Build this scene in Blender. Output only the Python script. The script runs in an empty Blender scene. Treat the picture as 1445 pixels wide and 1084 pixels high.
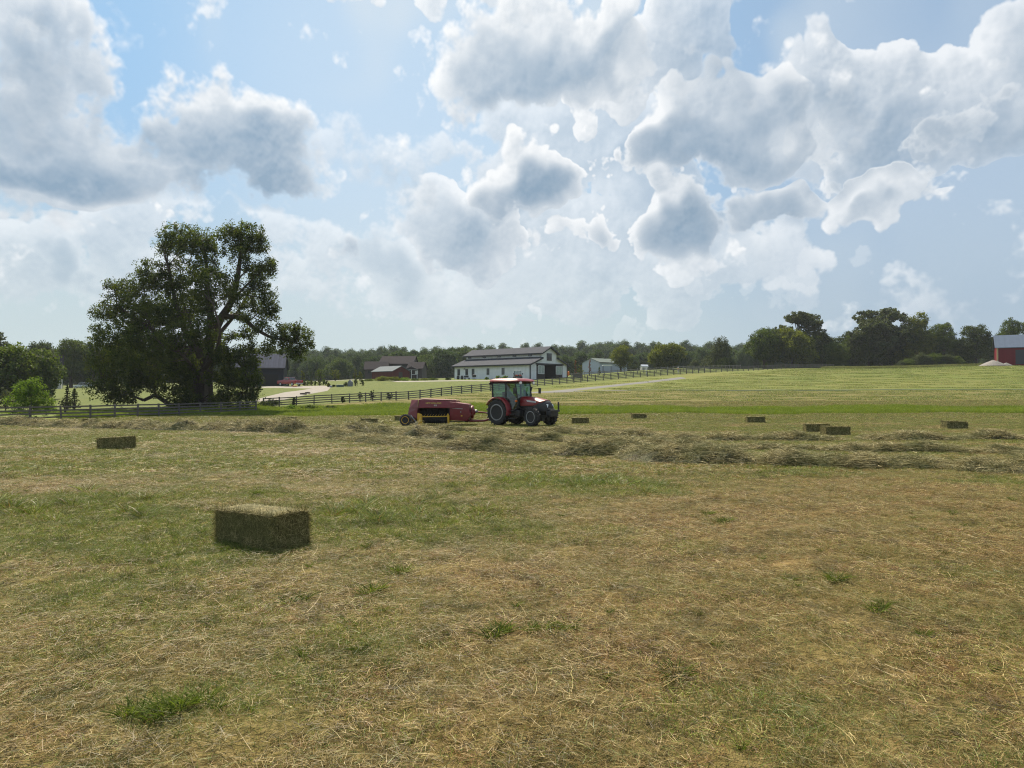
import bpy, bmesh, math, random
import numpy as np
from mathutils import Vector, Matrix, Euler
R = math.radians
SC = bpy.context.scene
COL = SC.collection
random.seed(7)
rng = np.random.default_rng(7)

# ------------------------------------------------------------------ camera
F = 1002.0
PITCH = 0.572
EYE = 1.6
cam_d = bpy.data.cameras.new('camera')
cam = bpy.data.objects.new('camera', cam_d)
COL.objects.link(cam)
cam.location = (0, 0, EYE)
cam.rotation_euler = (R(90 + PITCH), 0, 0)
cam_d.sensor_width = 36.0
cam_d.lens = F / 1445 * 36.0
cam_d.clip_start = 0.1
cam_d.clip_end = 6000
SC.camera = cam
SC.render.engine = 'CYCLES'
SC.view_settings.view_transform = 'Standard'
SC.view_settings.look = 'None'
SC.view_settings.gamma = 1
SC.view_settings.exposure = 1.0
SC.cycles.max_bounces = 7
SC.cycles.transparent_max_bounces = 12
SC.cycles.volume_bounces = 1
SC.cycles.diffuse_bounces = 3
SC.cycles.transmission_bounces = 4
SC.cycles.use_denoising = True
SC.cycles.denoiser = 'OPENIMAGEDENOISE'
SC.cycles.denoising_input_passes = 'RGB_ALBEDO_NORMAL'
SC.cycles.denoising_prefilter = 'NONE'
SC.cycles.filter_width = 1.15
SC.cycles.caustics_reflective = False
SC.cycles.caustics_refractive = False

# ------------------------------------------------------------------ sun and sky
SUN_EL, SUN_AZ = 50.0, -22.0          # degrees; azimuth from +Y towards +X
sun_d = bpy.data.lights.new('sun', 'SUN')
sun_d.energy = 5.0
sun_d.angle = R(0.55)
sun_d.color = (1.0, 0.88, 0.70)
sun = bpy.data.objects.new('sun', sun_d)
COL.objects.link(sun)
sdir = Vector((math.sin(R(SUN_AZ)) * math.cos(R(SUN_EL)), math.cos(R(SUN_AZ)) * math.cos(R(SUN_EL)), math.sin(R(SUN_EL))))
sun.rotation_euler = (-sdir).to_track_quat('-Z', 'Y').to_euler()
sun.location = (-40, 60, 90)


class NT:
    """small helper for writing node trees"""
    def __init__(self, tree):
        self.t = tree

    def n(self, typ, inputs=None, **props):
        nd = self.t.nodes.new(typ)
        for k, v in props.items():
            setattr(nd, k, v)
        if inputs:
            for k, v in inputs.items():
                s = nd.inputs[k]
                if isinstance(v, bpy.types.NodeSocket):
                    self.t.links.new(v, s)
                else:
                    s.default_value = v
        return nd

    def math(self, op, a, b=0.0, c=0.0, clamp=False):
        nd = self.n('ShaderNodeMath', operation=op, use_clamp=clamp)
        for i, v in enumerate((a, b, c)):
            if isinstance(v, bpy.types.NodeSocket):
                self.t.links.new(v, nd.inputs[i])
            else:
                nd.inputs[i].default_value = v
        return nd.outputs[0]

    def vmath(self, op, a, b=(0, 0, 0), c=(0, 0, 0), scale=1.0):
        nd = self.n('ShaderNodeVectorMath', operation=op)
        for i, v in enumerate((a, b, c)):
            if isinstance(v, bpy.types.NodeSocket):
                self.t.links.new(v, nd.inputs[i])
            else:
                nd.inputs[i].default_value = v
        if op == 'SCALE':
            nd.inputs[3].default_value = scale
        return nd.outputs['Value'] if op in ('LENGTH', 'DOT_PRODUCT', 'DISTANCE') else nd.outputs[0]

    def smooth(self, v, a, b, lo=0.0, hi=1.0, kind='SMOOTHSTEP'):
        nd = self.n('ShaderNodeMapRange', interpolation_type=kind)
        self.t.links.new(v, nd.inputs[0])
        for i, x in enumerate((a, b, lo, hi)):
            nd.inputs[1 + i].default_value = x
        return nd.outputs[0]

    def mix(self, f, a, b, mode='MIX'):
        nd = self.n('ShaderNodeMix', data_type='RGBA', blend_type=mode)
        for s, v in ((nd.inputs[0], f), (nd.inputs[6], a), (nd.inputs[7], b)):
            if isinstance(v, bpy.types.NodeSocket):
                self.t.links.new(v, s)
            else:
                s.default_value = v if isinstance(v, (int, float)) else (*v[:3], 1)
        return nd.outputs[2]


# clouds: soft masses placed by azimuth and elevation, broken up by noise, in three layers from far to near.
# (column, row, half-width, half-height, weight) read off the picture, turned into sky angles
CL_FAR = [(65, 365, 95, 42, .9), (185, 335, 60, 45, .85), (20, 410, 120, 36, .8), (230, 300, 50, 30, .7),
          (465, 345, 60, 50, .9), (465, 318, 20, 22, .7), (530, 365, 100, 45, .95), (590, 400, 90, 45, .9), (550, 335, 50, 30, .7), (810, 350, 110, 70, .9),
          (515, 165, 60, 35, .95), (600, 185, 85, 50, 1.0), (648, 165, 36, 28, .9), (570, 235, 100, 50, 1.0), (840, 190, 100, 70, .95), (520, 210, 60, 40, .8),
          (980, 365, 110, 50, .85), (1120, 240, 50, 50, .7), (740, 180, 100, 90, .9), (870, 290, 90, 90, .9), (700, 400, 140, 50, .8),
          (900, 420, 160, 50, .7), (300, 420, 200, 60, .75), (1430, 420, 160, 40, .6), (350, 300, 60, 30, .5), (1337, 312, 26, 9, 1.0), (1300, 245, 28, 16, .95)]
CL_MID = [(1030, 30, 80, 55, 1.2), (955, 90, 80, 50, 1.1), (1000, 115, 85, 60, .85), (1070, 30, 45, 60, 1.0), (880, 120, 60, 40, .6),
          (1150, 190, 70, 48, 1.2), (1130, 170, 35, 25, .8), (1215, 130, 75, 62, 1.3), (1250, 150, 80, 70, 1.2), (1235, 90, 40, 30, 1.0), (1180, 225, 90, 50, .7), (1300, 225, 80, 50, .65),
          (1400, 60, 90, 75, 1.3), (1365, 90, 60, 55, 1.1), (1460, 20, 80, 60, 1.2), (1310, 75, 30, 25, .7), (1445, 140, 110, 110, 1.3), (1350, 150, 70, 70, 1.2), (1400, 220, 60, 40, .8),
          (1520, 100, 120, 140, 1.1), (668, 300, 100, 70, 1.3), (620, 260, 60, 50, .9), (730, 330, 60, 50, .9),
          (600, -120, 300, 90, 1.0), (1100, -150, 260, 90, .9), (60, -140, 260, 110, 1.0), (1700, 300, 180, 90, 1.0), (-300, 300, 200, 90, 1.0)]
CL_NEAR = [(15, 60, 95, 110, 1.3), (60, 30, 40, 50, 1.0), (90, 140, 105, 80, 1.3), (110, 100, 40, 50, .9), (30, 225, 170, 60, 1.3), (165, 225, 110, 60, 1.3), (-120, 130, 160, 160, 1.1),
           (262, 140, 80, 65, 1.2), (325, 150, 75, 50, 1.1), (345, 200, 105, 52, 1.3), (240, 88, 40, 32, .9), (300, 100, 40, 30, .8), (420, 205, 60, 26, 1.0),
           (255, 215, 120, 55, 1.1), (320, 262, 70, 36, 1.0), (130, 258, 120, 30, 1.0), (250, 275, 60, 22, .8),
           (757, 225, 58, 42, 1.3), (735, 195, 30, 25, .9), (800, 250, 36, 28, .9),
           (690, 60, 60, 65, 1.0), (760, 55, 110, 75, 1.4), (840, 90, 70, 50, 1.1), (870, 15, 50, 30, .9),
           (975, 215, 105, 44, 1.35), (940, 190, 60, 40, 1.0), (1045, 190, 55, 36, 1.1), (945, 308, 95, 36, 1.15), (1065, 300, 62, 26, 1.0),
           (1200, 308, 60, 33, 1.15), (1218, 290, 40, 22, .7), (965, 370, 22, 26, .6)]
CORES = [(60, 235, 190, 38, 1.15), (20, 110, 90, 80, .9), (130, 170, 60, 50, .4), (315, 200, 105, 42, 1.5), (150, 255, 90, 24, 1.1), (320, 262, 80, 26, 1.2),
         (690, 325, 85, 45, 1.0), (757, 240, 55, 34, 1.15), (630, 290, 60, 34, .8), (780, 78, 105, 48, 1.2), (700, 80, 40, 30, .8), (970, 226, 110, 34, 1.3), (980, 315, 110, 30, 1.2),
         (1010, 125, 100, 70, .5), (1290, 225, 110, 50, .7), (1180, 240, 100, 50, .7), (1400, 130, 50, 50, .4), (1445, 220, 90, 60, .8), (1420, 60, 60, 40, .3), (540, 380, 60, 30, .8), (90, 388, 50, 20, .9),
         (1195, 325, 40, 12, .5), (500, 360, 40, 20, .6), (580, 225, 60, 24, .4)]


def px_azel(px, py):
    dx = (px - 722.5) / F
    az = math.degrees(math.atan(dx))
    el = math.degrees(math.atan((552.0 - py) / F / math.sqrt(1 + dx * dx)))
    return az, el


CW, CH = 3600, 1150


def el_of_v(v):
    return 90.0 * (1 - np.sqrt(1 - v))


def v_of_el(el):
    return 1 - (1 - np.clip(el, 0, 90) / 90.0) ** 2


def lattice(nx, ny, seed):
    """smooth gradient-like noise on a nx x ny lattice, sampled at CW x CH (separable cubic)"""
    r = np.random.default_rng(seed)
    g = r.normal(0, 1, (ny + 5, nx + 5)).astype(np.float32)

    def wmat(n_out, pos):
        i = np.floor(pos).astype(int)
        t = (pos - i).astype(np.float32)
        w = [(1 - t) ** 3 / 6, (3 * t ** 3 - 6 * t ** 2 + 4) / 6, (-3 * t ** 3 + 3 * t ** 2 + 3 * t + 1) / 6, t ** 3 / 6]
        return i, w
    ix, wx = wmat(CW, np.linspace(0, nx, CW))
    a = sum(g[:, ix + k] * wx[k][None, :] for k in range(4))
    el = el_of_v(np.linspace(0, 1, CH)) / 90.0
    iy, wy = wmat(CH, el * ny)
    out = sum(a[iy + k, :] * wy[k][:, None] for k in range(4))
    return out / .45


def build_cloud_image():
    az = np.linspace(-90, 90, CW, dtype=np.float32)[None, :]
    el = el_of_v(np.linspace(0, 1, CH)).astype(np.float32)[:, None]
    # fractal fields; lattice size in degrees
    def octv(deg, seed):
        return lattice(int(180 / deg), int(90 / deg), seed)
    warp_x = octv(7.0, 1) * 1.3 + octv(3.0, 2) * .95 + octv(1.3, 3) * .48 + octv(.6, 7) * .20
    warp_y = octv(7.0, 4) * 0.8 + octv(3.0, 5) * .75 + octv(1.3, 6) * .40 + octv(.6, 8) * .18
    ax = az + warp_x
    ey = el + warp_y
    def field(lst, grow=1.3, smooth=.15):
        acc = np.zeros((CH, CW), np.float32)
        for (cx, cy, rx, ry, w) in lst:
            a0, e0 = px_azel(cx, cy)
            a1, _ = px_azel(cx + rx, cy)
            _, e1 = px_azel(cx, cy - ry)
            ra, re = abs(a1 - a0) * grow, abs(e1 - e0) * grow
            q = ((ax - a0) / ra) ** 2 + ((ey - e0) / re) ** 2
            m = np.clip(1 - q, 0, 1)
            m = w * m * ((1.35 - .35 * m) if smooth < .2 else m)
            acc = np.maximum(acc, m) + smooth * np.minimum(acc, m)
        return acc
    yy = np.arange(CH, dtype=np.float32)[:, None] * np.ones((1, CW), np.float32)
    xx = np.arange(CW, dtype=np.float32)[None, :] * np.ones((CH, 1), np.float32)
    dx = (SUN_AZ - az) * np.cos(np.radians(el)) * .7
    dy = (SUN_EL + 10 - el)
    ln = np.sqrt(dx * dx + dy * dy) + 1e-3
    dx, dy = dx / ln, dy / ln
    dvde = (2 * (1 - el / 90) / 90) * CH

    def shift(f, st):
        sx = np.clip(xx + dx * st / .05, 0, CW - 1).astype(np.int32)
        sy = np.clip(yy + dy * st * dvde, 0, CH - 1).astype(np.int32)
        return f[sy, sx]
    ocs = [octv(dg, 30 + k) for k, dg in enumerate((3.6, 2.0, 1.05, .56, .30, .16))]
    big = octv(9, 60)
    core = field(CORES, 1.7, .3)
    A = np.zeros((CH, CW), np.float32)
    L = np.zeros((CH, CW), np.float32)
    for li, (lst, amax, wisp, cut, ck) in enumerate(((CL_FAR, .66, .55, .50, .9), (CL_MID, .85, .22, .47, .8), (CL_NEAR, .93, .66, .50, 1.25))):
        acc = field(lst, 1.30 if li == 1 else 1.42)
        if li == 1:      # broken cloud elsewhere in the sky
            o = octv(16, 20) * .5 + octv(7, 21) * .3
            out = np.clip((np.abs(az) - 44) / 12, 0, 1) + np.clip((el - 37) / 8, 0, 1)
            acc = np.maximum(acc, np.clip(out, 0, 1) * np.clip(o * .8 + .35, 0, 1.1))
        bil = np.zeros_like(acc)
        a = .44
        for k, n in enumerate(ocs):
            n = np.roll(n, 311 * li, axis=1)
            bil += a * (np.abs(n) - .62)
            a *= .58
        soft = np.roll(octv(3.2, 47) * .16 + octv(4.5, 45) * .26 + octv(2.4, 40) * .24 + octv(1.2, 41) * .17 + octv(.6, 42) * .11 + octv(.3, 43) * .07 + octv(.15, 44) * .05, 500 * li, axis=1)
        fluff = np.clip(wisp + .35 * big, 0, 1)
        Dn = (acc - cut) * 1.15 + bil * (1 - .7 * fluff) + soft * (.45 + .6 * fluff)
        Dn -= .28 * np.clip(1 - acc / .22, 0, 1)
        Hc = np.clip(Dn, 0, None)
        Hs = 1.3 * (1 - np.exp(-Hc / .9))
        tau = np.zeros_like(acc)
        for st, w in ((.25, .22), (.6, .26), (1.1, .30), (1.9, .34)):
            tau += w * shift(Hs, st)
        cw = core * (1 + 1.1 * (bil + soft))
        lit = np.exp(-.50 * tau - ck * np.clip(cw - .12, 0, None) * np.clip(Hs * 2.2, 0, 1))
        thin = np.exp(-3.2 * Hs)
        gs = Dn - shift(Dn, .7)
        lit = lit * .90 + .30 * thin * np.clip(.35 + 1.8 * gs, 0, 1) * (1 - .35 * np.clip(core, 0, 1))
        rel = np.clip(Dn - shift(Dn, .30), -.3, .3) * (.26 if li == 1 else .16)
        lit = np.clip(lit + rel + .16 * np.clip(soft * 1.5, -.6, .8) * np.clip(Hs * 2, 0, 1), 0, 1)
        edge = .14 + .70 * fluff
        t = np.clip((Dn + .02) / edge, 0, 1)
        al = t * t * (3 - 2 * t) * amax
        al *= 1 - .35 * np.clip(big * .6 + .1, 0, 1) * (li != 2)
        if li == 1:       # these towers fade out downwards into the blue haze
            al *= np.clip((ey - 14 + 4 * np.clip((az + 10) / 40, -1, 1) + 10 * (az < 10)) / 5, .25, 1)
        L = L * (1 - al) + lit * al
        A = A * (1 - al) + al
    alpha = A
    lit = L / np.clip(A, 1e-3, None)
    veil = np.clip(.5 + .28 * (octv(14, 50) + .6 * octv(6, 51) + .35 * octv(2.8, 52) + .18 * octv(1.3, 53)), 0, 1)
    px = np.ones((CH, CW, 4), np.float32)
    px[..., 0] = alpha
    px[..., 1] = lit
    px[..., 2] = veil
    im = bpy.data.images.new('cloud_cover', CW, CH, alpha=False, float_buffer=True, is_data=True)
    im.pixels.foreach_set(px.ravel())
    im.pack()
    return im


world = bpy.data.worlds.new('World')
SC.world = world
world.use_nodes = True
W = NT(world.node_tree)
world.node_tree.nodes.clear()
sky = W.n('ShaderNodeTexSky', sky_type='NISHITA')
sky.sun_disc = False
sky.sun_elevation = R(SUN_EL)
sky.sun_rotation = R(SUN_AZ)
sky.altitude = 150
sky.air_density = 1.0
sky.dust_density = .8
sky.ozone_density = 1.2
tc = W.n('ShaderNodeTexCoord')
D0 = W.vmath('NORMALIZE', tc.outputs['Generated'])
sp = W.n('ShaderNodeSeparateXYZ', {0: D0})
w_az = W.math('ARCTAN2', sp.outputs[0], sp.outputs[1])
w_el = W.math('MULTIPLY', W.math('ARCSINE', W.math('MAXIMUM', sp.outputs[2], 0.0)), 2 / math.pi)
w_u = W.math('MULTIPLY_ADD', w_az, 1 / math.pi, .5)
w_i = W.math('SUBTRACT', 1.0, w_el)
w_v = W.math('SUBTRACT', 1.0, W.math('MULTIPLY', w_i, w_i))
w_v = W.math('MULTIPLY_ADD', w_v, .998, .001)
ci = W.n('ShaderNodeTexImage', {'Vector': W.n('ShaderNodeCombineXYZ', {0: w_u, 1: w_v, 2: 0.0}).outputs[0]}, extension='MIRROR', interpolation='Linear')
ci.image = build_cloud_image()
cs = W.n('ShaderNodeSeparateColor', {0: ci.outputs[0]})
alpha, lit, vtex = cs.outputs[0], cs.outputs[1], cs.outputs[2]
sunness = W.smooth(W.vmath('DOT_PRODUCT', D0, tuple(sdir)), .70, 1.0, 0.0, 1.0)
elz = sp.outputs[2]
cshade = W.mix(sunness, (.25, .36, .48), (.34, .46, .59))
clight = W.mix(sunness, (.95, .97, .99), (1.08, 1.08, 1.07))
ccol = W.mix(lit, cshade, clight)
# clear sky: nishita brought to the level of the photo, with the summer haze over it
sk = W.vmath('SCALE', sky.outputs[0], scale=0.10)
low = W.smooth(elz, .0, .22, .45, 1.0)
alpha2 = W.math('MULTIPLY', alpha, low)
veilc = W.mix(W.smooth(elz, .05, .40), (.53, .65, .71), (.36, .62, .90))
veilc = W.mix(W.smooth(W.math('SUBTRACT', w_az, 0.0), .0, .5, 0.0, .8), veilc, (.38, .51, .68))
base = W.mix(.80, sk, veilc)
mist = W.math('MULTIPLY', W.smooth(vtex, .25, .95, 0.0, .65), W.smooth(w_az, .25, .5, 1.0, .35))
base = W.mix(mist, base, (.68, .76, .82))
horizon = W.smooth(elz, .0, .26, .85, 0.0)
base = W.mix(horizon, base, W.mix(W.smooth(w_az, .1, .5), (.58, .68, .71), (.40, .50, .60)))
glow = W.smooth(W.vmath('DOT_PRODUCT', D0, (math.sin(R(-6)) * .93, math.cos(R(-6)) * .93, .37)), .93, 1.0, 0.0, .42)
base = W.mix(glow, base, (.80, .87, .92))
fin = W.mix(alpha2, base, ccol)
bg = W.n('ShaderNodeBackground', {'Color': fin, 'Strength': 0.50})
wo = W.n('ShaderNodeOutputWorld', {'Surface': bg.outputs[0]})
world.cycles.sampling_method = 'MANUAL'
world.cycles.sample_map_resolution = 1024

# ------------------------------------------------------------------ helpers
def tag(o, label=None, cat=None, group=None, kind=None):
    if label:
        o['label'] = label
    if cat:
        o['category'] = cat
    if group:
        o['group'] = group
    if kind:
        o['kind'] = kind
    return o


def empty(name, loc, rz=0.0, label=None, cat=None, group=None):
    o = bpy.data.objects.new(name, None)
    COL.objects.link(o)
    o.location = loc
    o.rotation_euler = (0, 0, rz)
    o.empty_display_size = .3
    return tag(o, label, cat, group)


def link_mesh(name, me, m, parent=None):
    o = bpy.data.objects.new(name, me)
    if m is not None and not me.materials:
        me.materials.append(m)
    COL.objects.link(o)
    if parent is not None:
        o.parent = parent
    return o


class MB:
    """collects simple shapes into one mesh"""
    def __init__(self):
        self.v = []
        self.f = []

    def add(self, vs, fs, M=None):
        b = len(self.v)
        if M is not None:
            vs = [tuple(M @ Vector(p)) for p in vs]
        self.v.extend([tuple(p) for p in vs])
        self.f.extend([tuple(i + b for i in f) for f in fs])
        return self

    def box(self, c, s, rot=None):
        x, y, z = (k / 2 for k in s)
        vs = [(i * x, j * y, k * z) for k in (-1, 1) for j in (-1, 1) for i in (-1, 1)]
        M = Matrix.Translation(c) @ (Euler(rot).to_matrix().to_4x4() if rot else Matrix())
        return self.add(vs, [(0, 2, 3, 1), (4, 5, 7, 6), (0, 1, 5, 4), (2, 6, 7, 3), (0, 4, 6, 2), (1, 3, 7, 5)], M)

    def prism(self, poly, y0, y1, M=None):
        """polygon in x,z pushed along y"""
        n = len(poly)
        vs = [(x, y0, z) for x, z in poly] + [(x, y1, z) for x, z in poly]
        fs = [tuple(range(n)), tuple(range(2 * n - 1, n - 1, -1))] + [(i, i + n, (i + 1) % n + n, (i + 1) % n) for i in range(n)]
        return self.add(vs, fs, M)

    def loft(self, rings, close=True, caps=True):
        n = len(rings[0])
        vs = [p for r in rings for p in r]
        fs = []
        for k in range(len(rings) - 1):
            for i in range(n if close else n - 1):
                j = (i + 1) % n
                fs.append((k * n + i, k * n + j, (k + 1) * n + j, (k + 1) * n + i))
        if caps:
            fs.append(tuple(range(n - 1, -1, -1)))
            fs.append(tuple((len(rings) - 1) * n + i for i in range(n)))
        return self.add(vs, fs)

    def tube(self, pts, rad, sides=8):
        pts = [Vector(p) for p in pts]
        if not isinstance(rad, (list, tuple)):
            rad = [rad] * len(pts)
        rings = []
        ref = Vector((0, 0, 1))
        for i, p in enumerate(pts):
            t = (pts[min(i + 1, len(pts) - 1)] - pts[max(i - 1, 0)]).normalized()
            if abs(t.dot(ref)) > .95:
                ref = Vector((1, 0, 0))
            u = t.cross(ref).normalized()
            w = t.cross(u).normalized()
            ref = u.cross(t).normalized() if abs(t.dot(ref)) > .95 else ref
            rings.append([p + (u * math.cos(a) + w * math.sin(a)) * rad[i] for a in (2 * math.pi * k / sides for k in range(sides))])
        return self.loft(rings)

    def lathe(self, prof, c, axis='Y', sides=32):
        """profile of (radius, along) turned round an axis"""
        rings = []
        for r, h in prof:
            ring = []
            for k in range(sides):
                a = 2 * math.pi * k / sides
                if axis == 'Y':
                    p = (r * math.cos(a), h, r * math.sin(a))
                elif axis == 'X':
                    p = (h, r * math.cos(a), r * math.sin(a))
                else:
                    p = (r * math.cos(a), r * math.sin(a), h)
                ring.append((p[0] + c[0], p[1] + c[1], p[2] + c[2]))
            rings.append(ring)
        return self.loft(rings, caps=True)

    def build(self, name, m, parent=None, bevel=0.0, smooth=False, angle=35):
        me = bpy.data.meshes.new(name)
        me.from_pydata(self.v, [], self.f)
        bm = bmesh.new()
        bm.from_mesh(me)
        bmesh.ops.recalc_face_normals(bm, faces=bm.faces)
        if bevel:
            eds = [e for e in bm.edges if len(e.link_faces) == 2 and e.calc_face_angle(0) > R(28)]
            bmesh.ops.bevel(bm, geom=eds, offset=bevel, segments=2, affect='EDGES', profile=.6, clamp_overlap=True)
        bm.to_mesh(me)
        bm.free()
        if smooth or bevel:
            me.shade_smooth()
            me.set_sharp_from_angle(angle=R(angle))
        return link_mesh(name, me, m, parent)


def np_mesh(name, verts, faces4, m=None, rnd=None, parent=None, smooth=False, link=True, extra=None):
    """mesh from arrays: verts (n,3), faces (k,4) or (k,3); rnd (n,) stored per vertex"""
    me = bpy.data.meshes.new(name)
    verts = np.ascontiguousarray(verts, np.float32)
    faces4 = np.ascontiguousarray(faces4, np.int32)
    k, c = faces4.shape
    me.vertices.add(len(verts))
    me.vertices.foreach_set('co', verts.ravel())
    me.loops.add(k * c)
    me.loops.foreach_set('vertex_index', faces4.ravel())
    me.polygons.add(k)
    me.polygons.foreach_set('loop_start', np.arange(k, dtype=np.int32) * c)
    if smooth:
        me.polygons.foreach_set('use_smooth', np.ones(k, bool))
    me.update(calc_edges=True)
    for nm, arr in ([('rnd', rnd)] if rnd is not None else []) + list((extra or {}).items()):
        at = me.attributes.new(nm, 'FLOAT', 'POINT')
        at.data.foreach_set('value', np.ascontiguousarray(arr, np.float32))
    if m is not None:
        me.materials.append(m)
    if not link:
        return me
    o = bpy.data.objects.new(name, me)
    COL.objects.link(o)
    if parent is not None:
        o.parent = parent
    return o


# value noise in numpy, any coordinates
_perm = np.random.default_rng(99).random((256, 256)).astype(np.float32)


def vnoise(x, y, s=0):
    xi = np.floor(x).astype(int)
    yi = np.floor(y).astype(int)
    fx, fy = x - xi, y - yi
    fx = fx * fx * (3 - 2 * fx)
    fy = fy * fy * (3 - 2 * fy)
    g = lambda a, b: _perm[(a + 37 * s) % 256, (b + 91 * s) % 256]
    return (g(xi, yi) * (1 - fx) + g(xi + 1, yi) * fx) * (1 - fy) + (g(xi, yi + 1) * (1 - fx) + g(xi + 1, yi + 1) * fx) * fy


def fbm(x, y, s=0, o=4):
    t, a, n = 0, .5, 0
    for k in range(o):
        t = t + a * vnoise(x * 2 ** k + 13.7 * k, y * 2 ** k + 5.1 * k, s + k)
        n += a
        a *= .5
    return t / n


# ------------------------------------------------------------------ materials
def new_mat(name):
    m = bpy.data.materials.new(name)
    m.use_nodes = True
    m.node_tree.nodes.clear()
    T = NT(m.node_tree)
    return m, T


def out(T, shader):
    T.n('ShaderNodeOutputMaterial', {'Surface': shader})


def paint(name, col, rough=.5, metal=0.0, var=.12, scale=3.0, coat=0.0, bump=0.0, dirt=None, dirt_amt=.3, spec=.5):
    """plain painted or bare surface with slight wear and tone variation"""
    m, T = new_mat(name)
    tc_ = T.n('ShaderNodeTexCoord')
    n1 = T.n('ShaderNodeTexNoise', {'Vector': tc_.outputs['Object'], 'Scale': scale, 'Detail': 5.0, 'Roughness': .6})
    f = T.smooth(n1.outputs[0], .25, .75)
    c = T.mix(f, tuple(k * (1 - var) for k in col), tuple(min(1, k * (1 + var)) for k in col))
    if dirt:
        n2 = T.n('ShaderNodeTexNoise', {'Vector': tc_.outputs['Object'], 'Scale': scale * 3.1, 'Detail': 6.0, 'Roughness': .7})
        c = T.mix(T.math('MULTIPLY', T.smooth(n2.outputs[0], .45, .7), dirt_amt), c, dirt)
    b = T.n('ShaderNodeBsdfPrincipled', {'Base Color': c, 'Metallic': metal, 'Coat Weight': coat, 'Specular IOR Level': spec,
                                         'Roughness': T.smooth(n1.outputs[0], .2, .8, max(0.02, rough - .08), min(1, rough + .08))})
    if bump:
        bp = T.n('ShaderNodeBump', {'Height': n1.outputs[0], 'Strength': bump, 'Distance': .02})
        T.t.links.new(bp.outputs[0], b.inputs['Normal'])
    out(T, b.outputs[0])
    return m


def ribbed(name, col, axis, pitch, rough=.5, metal=0.0, var=.08, depth=.5, dirt=None):
    """boards or metal ribs running along the surface, spaced along one object axis"""
    m, T = new_mat(name)
    tc_ = T.n('ShaderNodeTexCoord')
    s = T.n('ShaderNodeSeparateXYZ', {0: tc_.outputs['Object']})
    x = T.math('DIVIDE', s.outputs[axis], pitch)
    fr = T.math('FRACT', x)
    cell = T.math('FLOOR', x)
    wn = T.n('ShaderNodeTexWhiteNoise', {'W': cell}, noise_dimensions='1D')
    groove = T.smooth(T.math('ABSOLUTE', T.math('SUBTRACT', fr, .5)), .40, .48)
    n1 = T.n('ShaderNodeTexNoise', {'Vector': tc_.outputs['Object'], 'Scale': 1.3, 'Detail': 6.0, 'Roughness': .6})
    c = T.mix(wn.outputs[0], tuple(k * (1 - var) for k in col), tuple(min(1, k * (1 + var)) for k in col))
    c = T.mix(T.math('MULTIPLY', T.smooth(n1.outputs[0], .4, .75), .35), c, dirt or tuple(k * .7 for k in col))
    b = T.n('ShaderNodeBsdfPrincipled', {'Base Color': c, 'Metallic': metal, 'Roughness': rough, 'Specular IOR Level': .06})
    bp = T.n('ShaderNodeBump', {'Height': groove, 'Strength': depth, 'Distance': .03}, invert=True)
    T.t.links.new(bp.outputs[0], b.inputs['Normal'])
    out(T, b.outputs[0])
    return m


def leafy(name, dark, light, trans=.45, tint=(1.0, 1.0, .5), scale=.25, rough=.55):
    """foliage: per-leaf tone from the stored rnd value, translucent against the light"""
    m, T = new_mat(name)
    at = T.n('ShaderNodeAttribute', attribute_name='rnd')
    ge = T.n('ShaderNodeNewGeometry')
    n1 = T.n('ShaderNodeTexNoise', {'Vector': ge.outputs['Position'], 'Scale': scale, 'Detail': 3.0, 'Roughness': .6})
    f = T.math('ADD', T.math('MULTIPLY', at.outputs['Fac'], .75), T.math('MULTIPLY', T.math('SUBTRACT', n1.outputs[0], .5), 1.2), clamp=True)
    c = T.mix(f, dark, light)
    d = T.n('ShaderNodeBsdfPrincipled', {'Base Color': c, 'Roughness': .7, 'Specular IOR Level': .12})
    tcol = T.mix(1.0, c, tint, 'MULTIPLY')
    t = T.n('ShaderNodeBsdfTranslucent', {'Color': tcol})
    mx = T.n('ShaderNodeMixShader', {0: trans, 1: d.outputs[0], 2: t.outputs[0]})
    out(T, mx.outputs[0])
    return m


def glass_mat(name, col=(.55, .75, .66), alpha=.35, rough=.03):
    m, T = new_mat(name)
    tr = T.n('ShaderNodeBsdfTransparent', {'Color': (*col, 1)})
    gl = T.n('ShaderNodeBsdfGlossy', {'Color': (.9, .95, .95, 1), 'Roughness': rough})
    fr = T.n('ShaderNodeFresnel', {'IOR': 1.5})
    f = T.math('ADD', T.math('MULTIPLY', fr.outputs[0], .85), .05, clamp=True)
    mx = T.n('ShaderNodeMixShader', {0: f, 1: tr.outputs[0], 2: gl.outputs[0]})
    out(T, mx.outputs[0])
    return m


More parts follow.
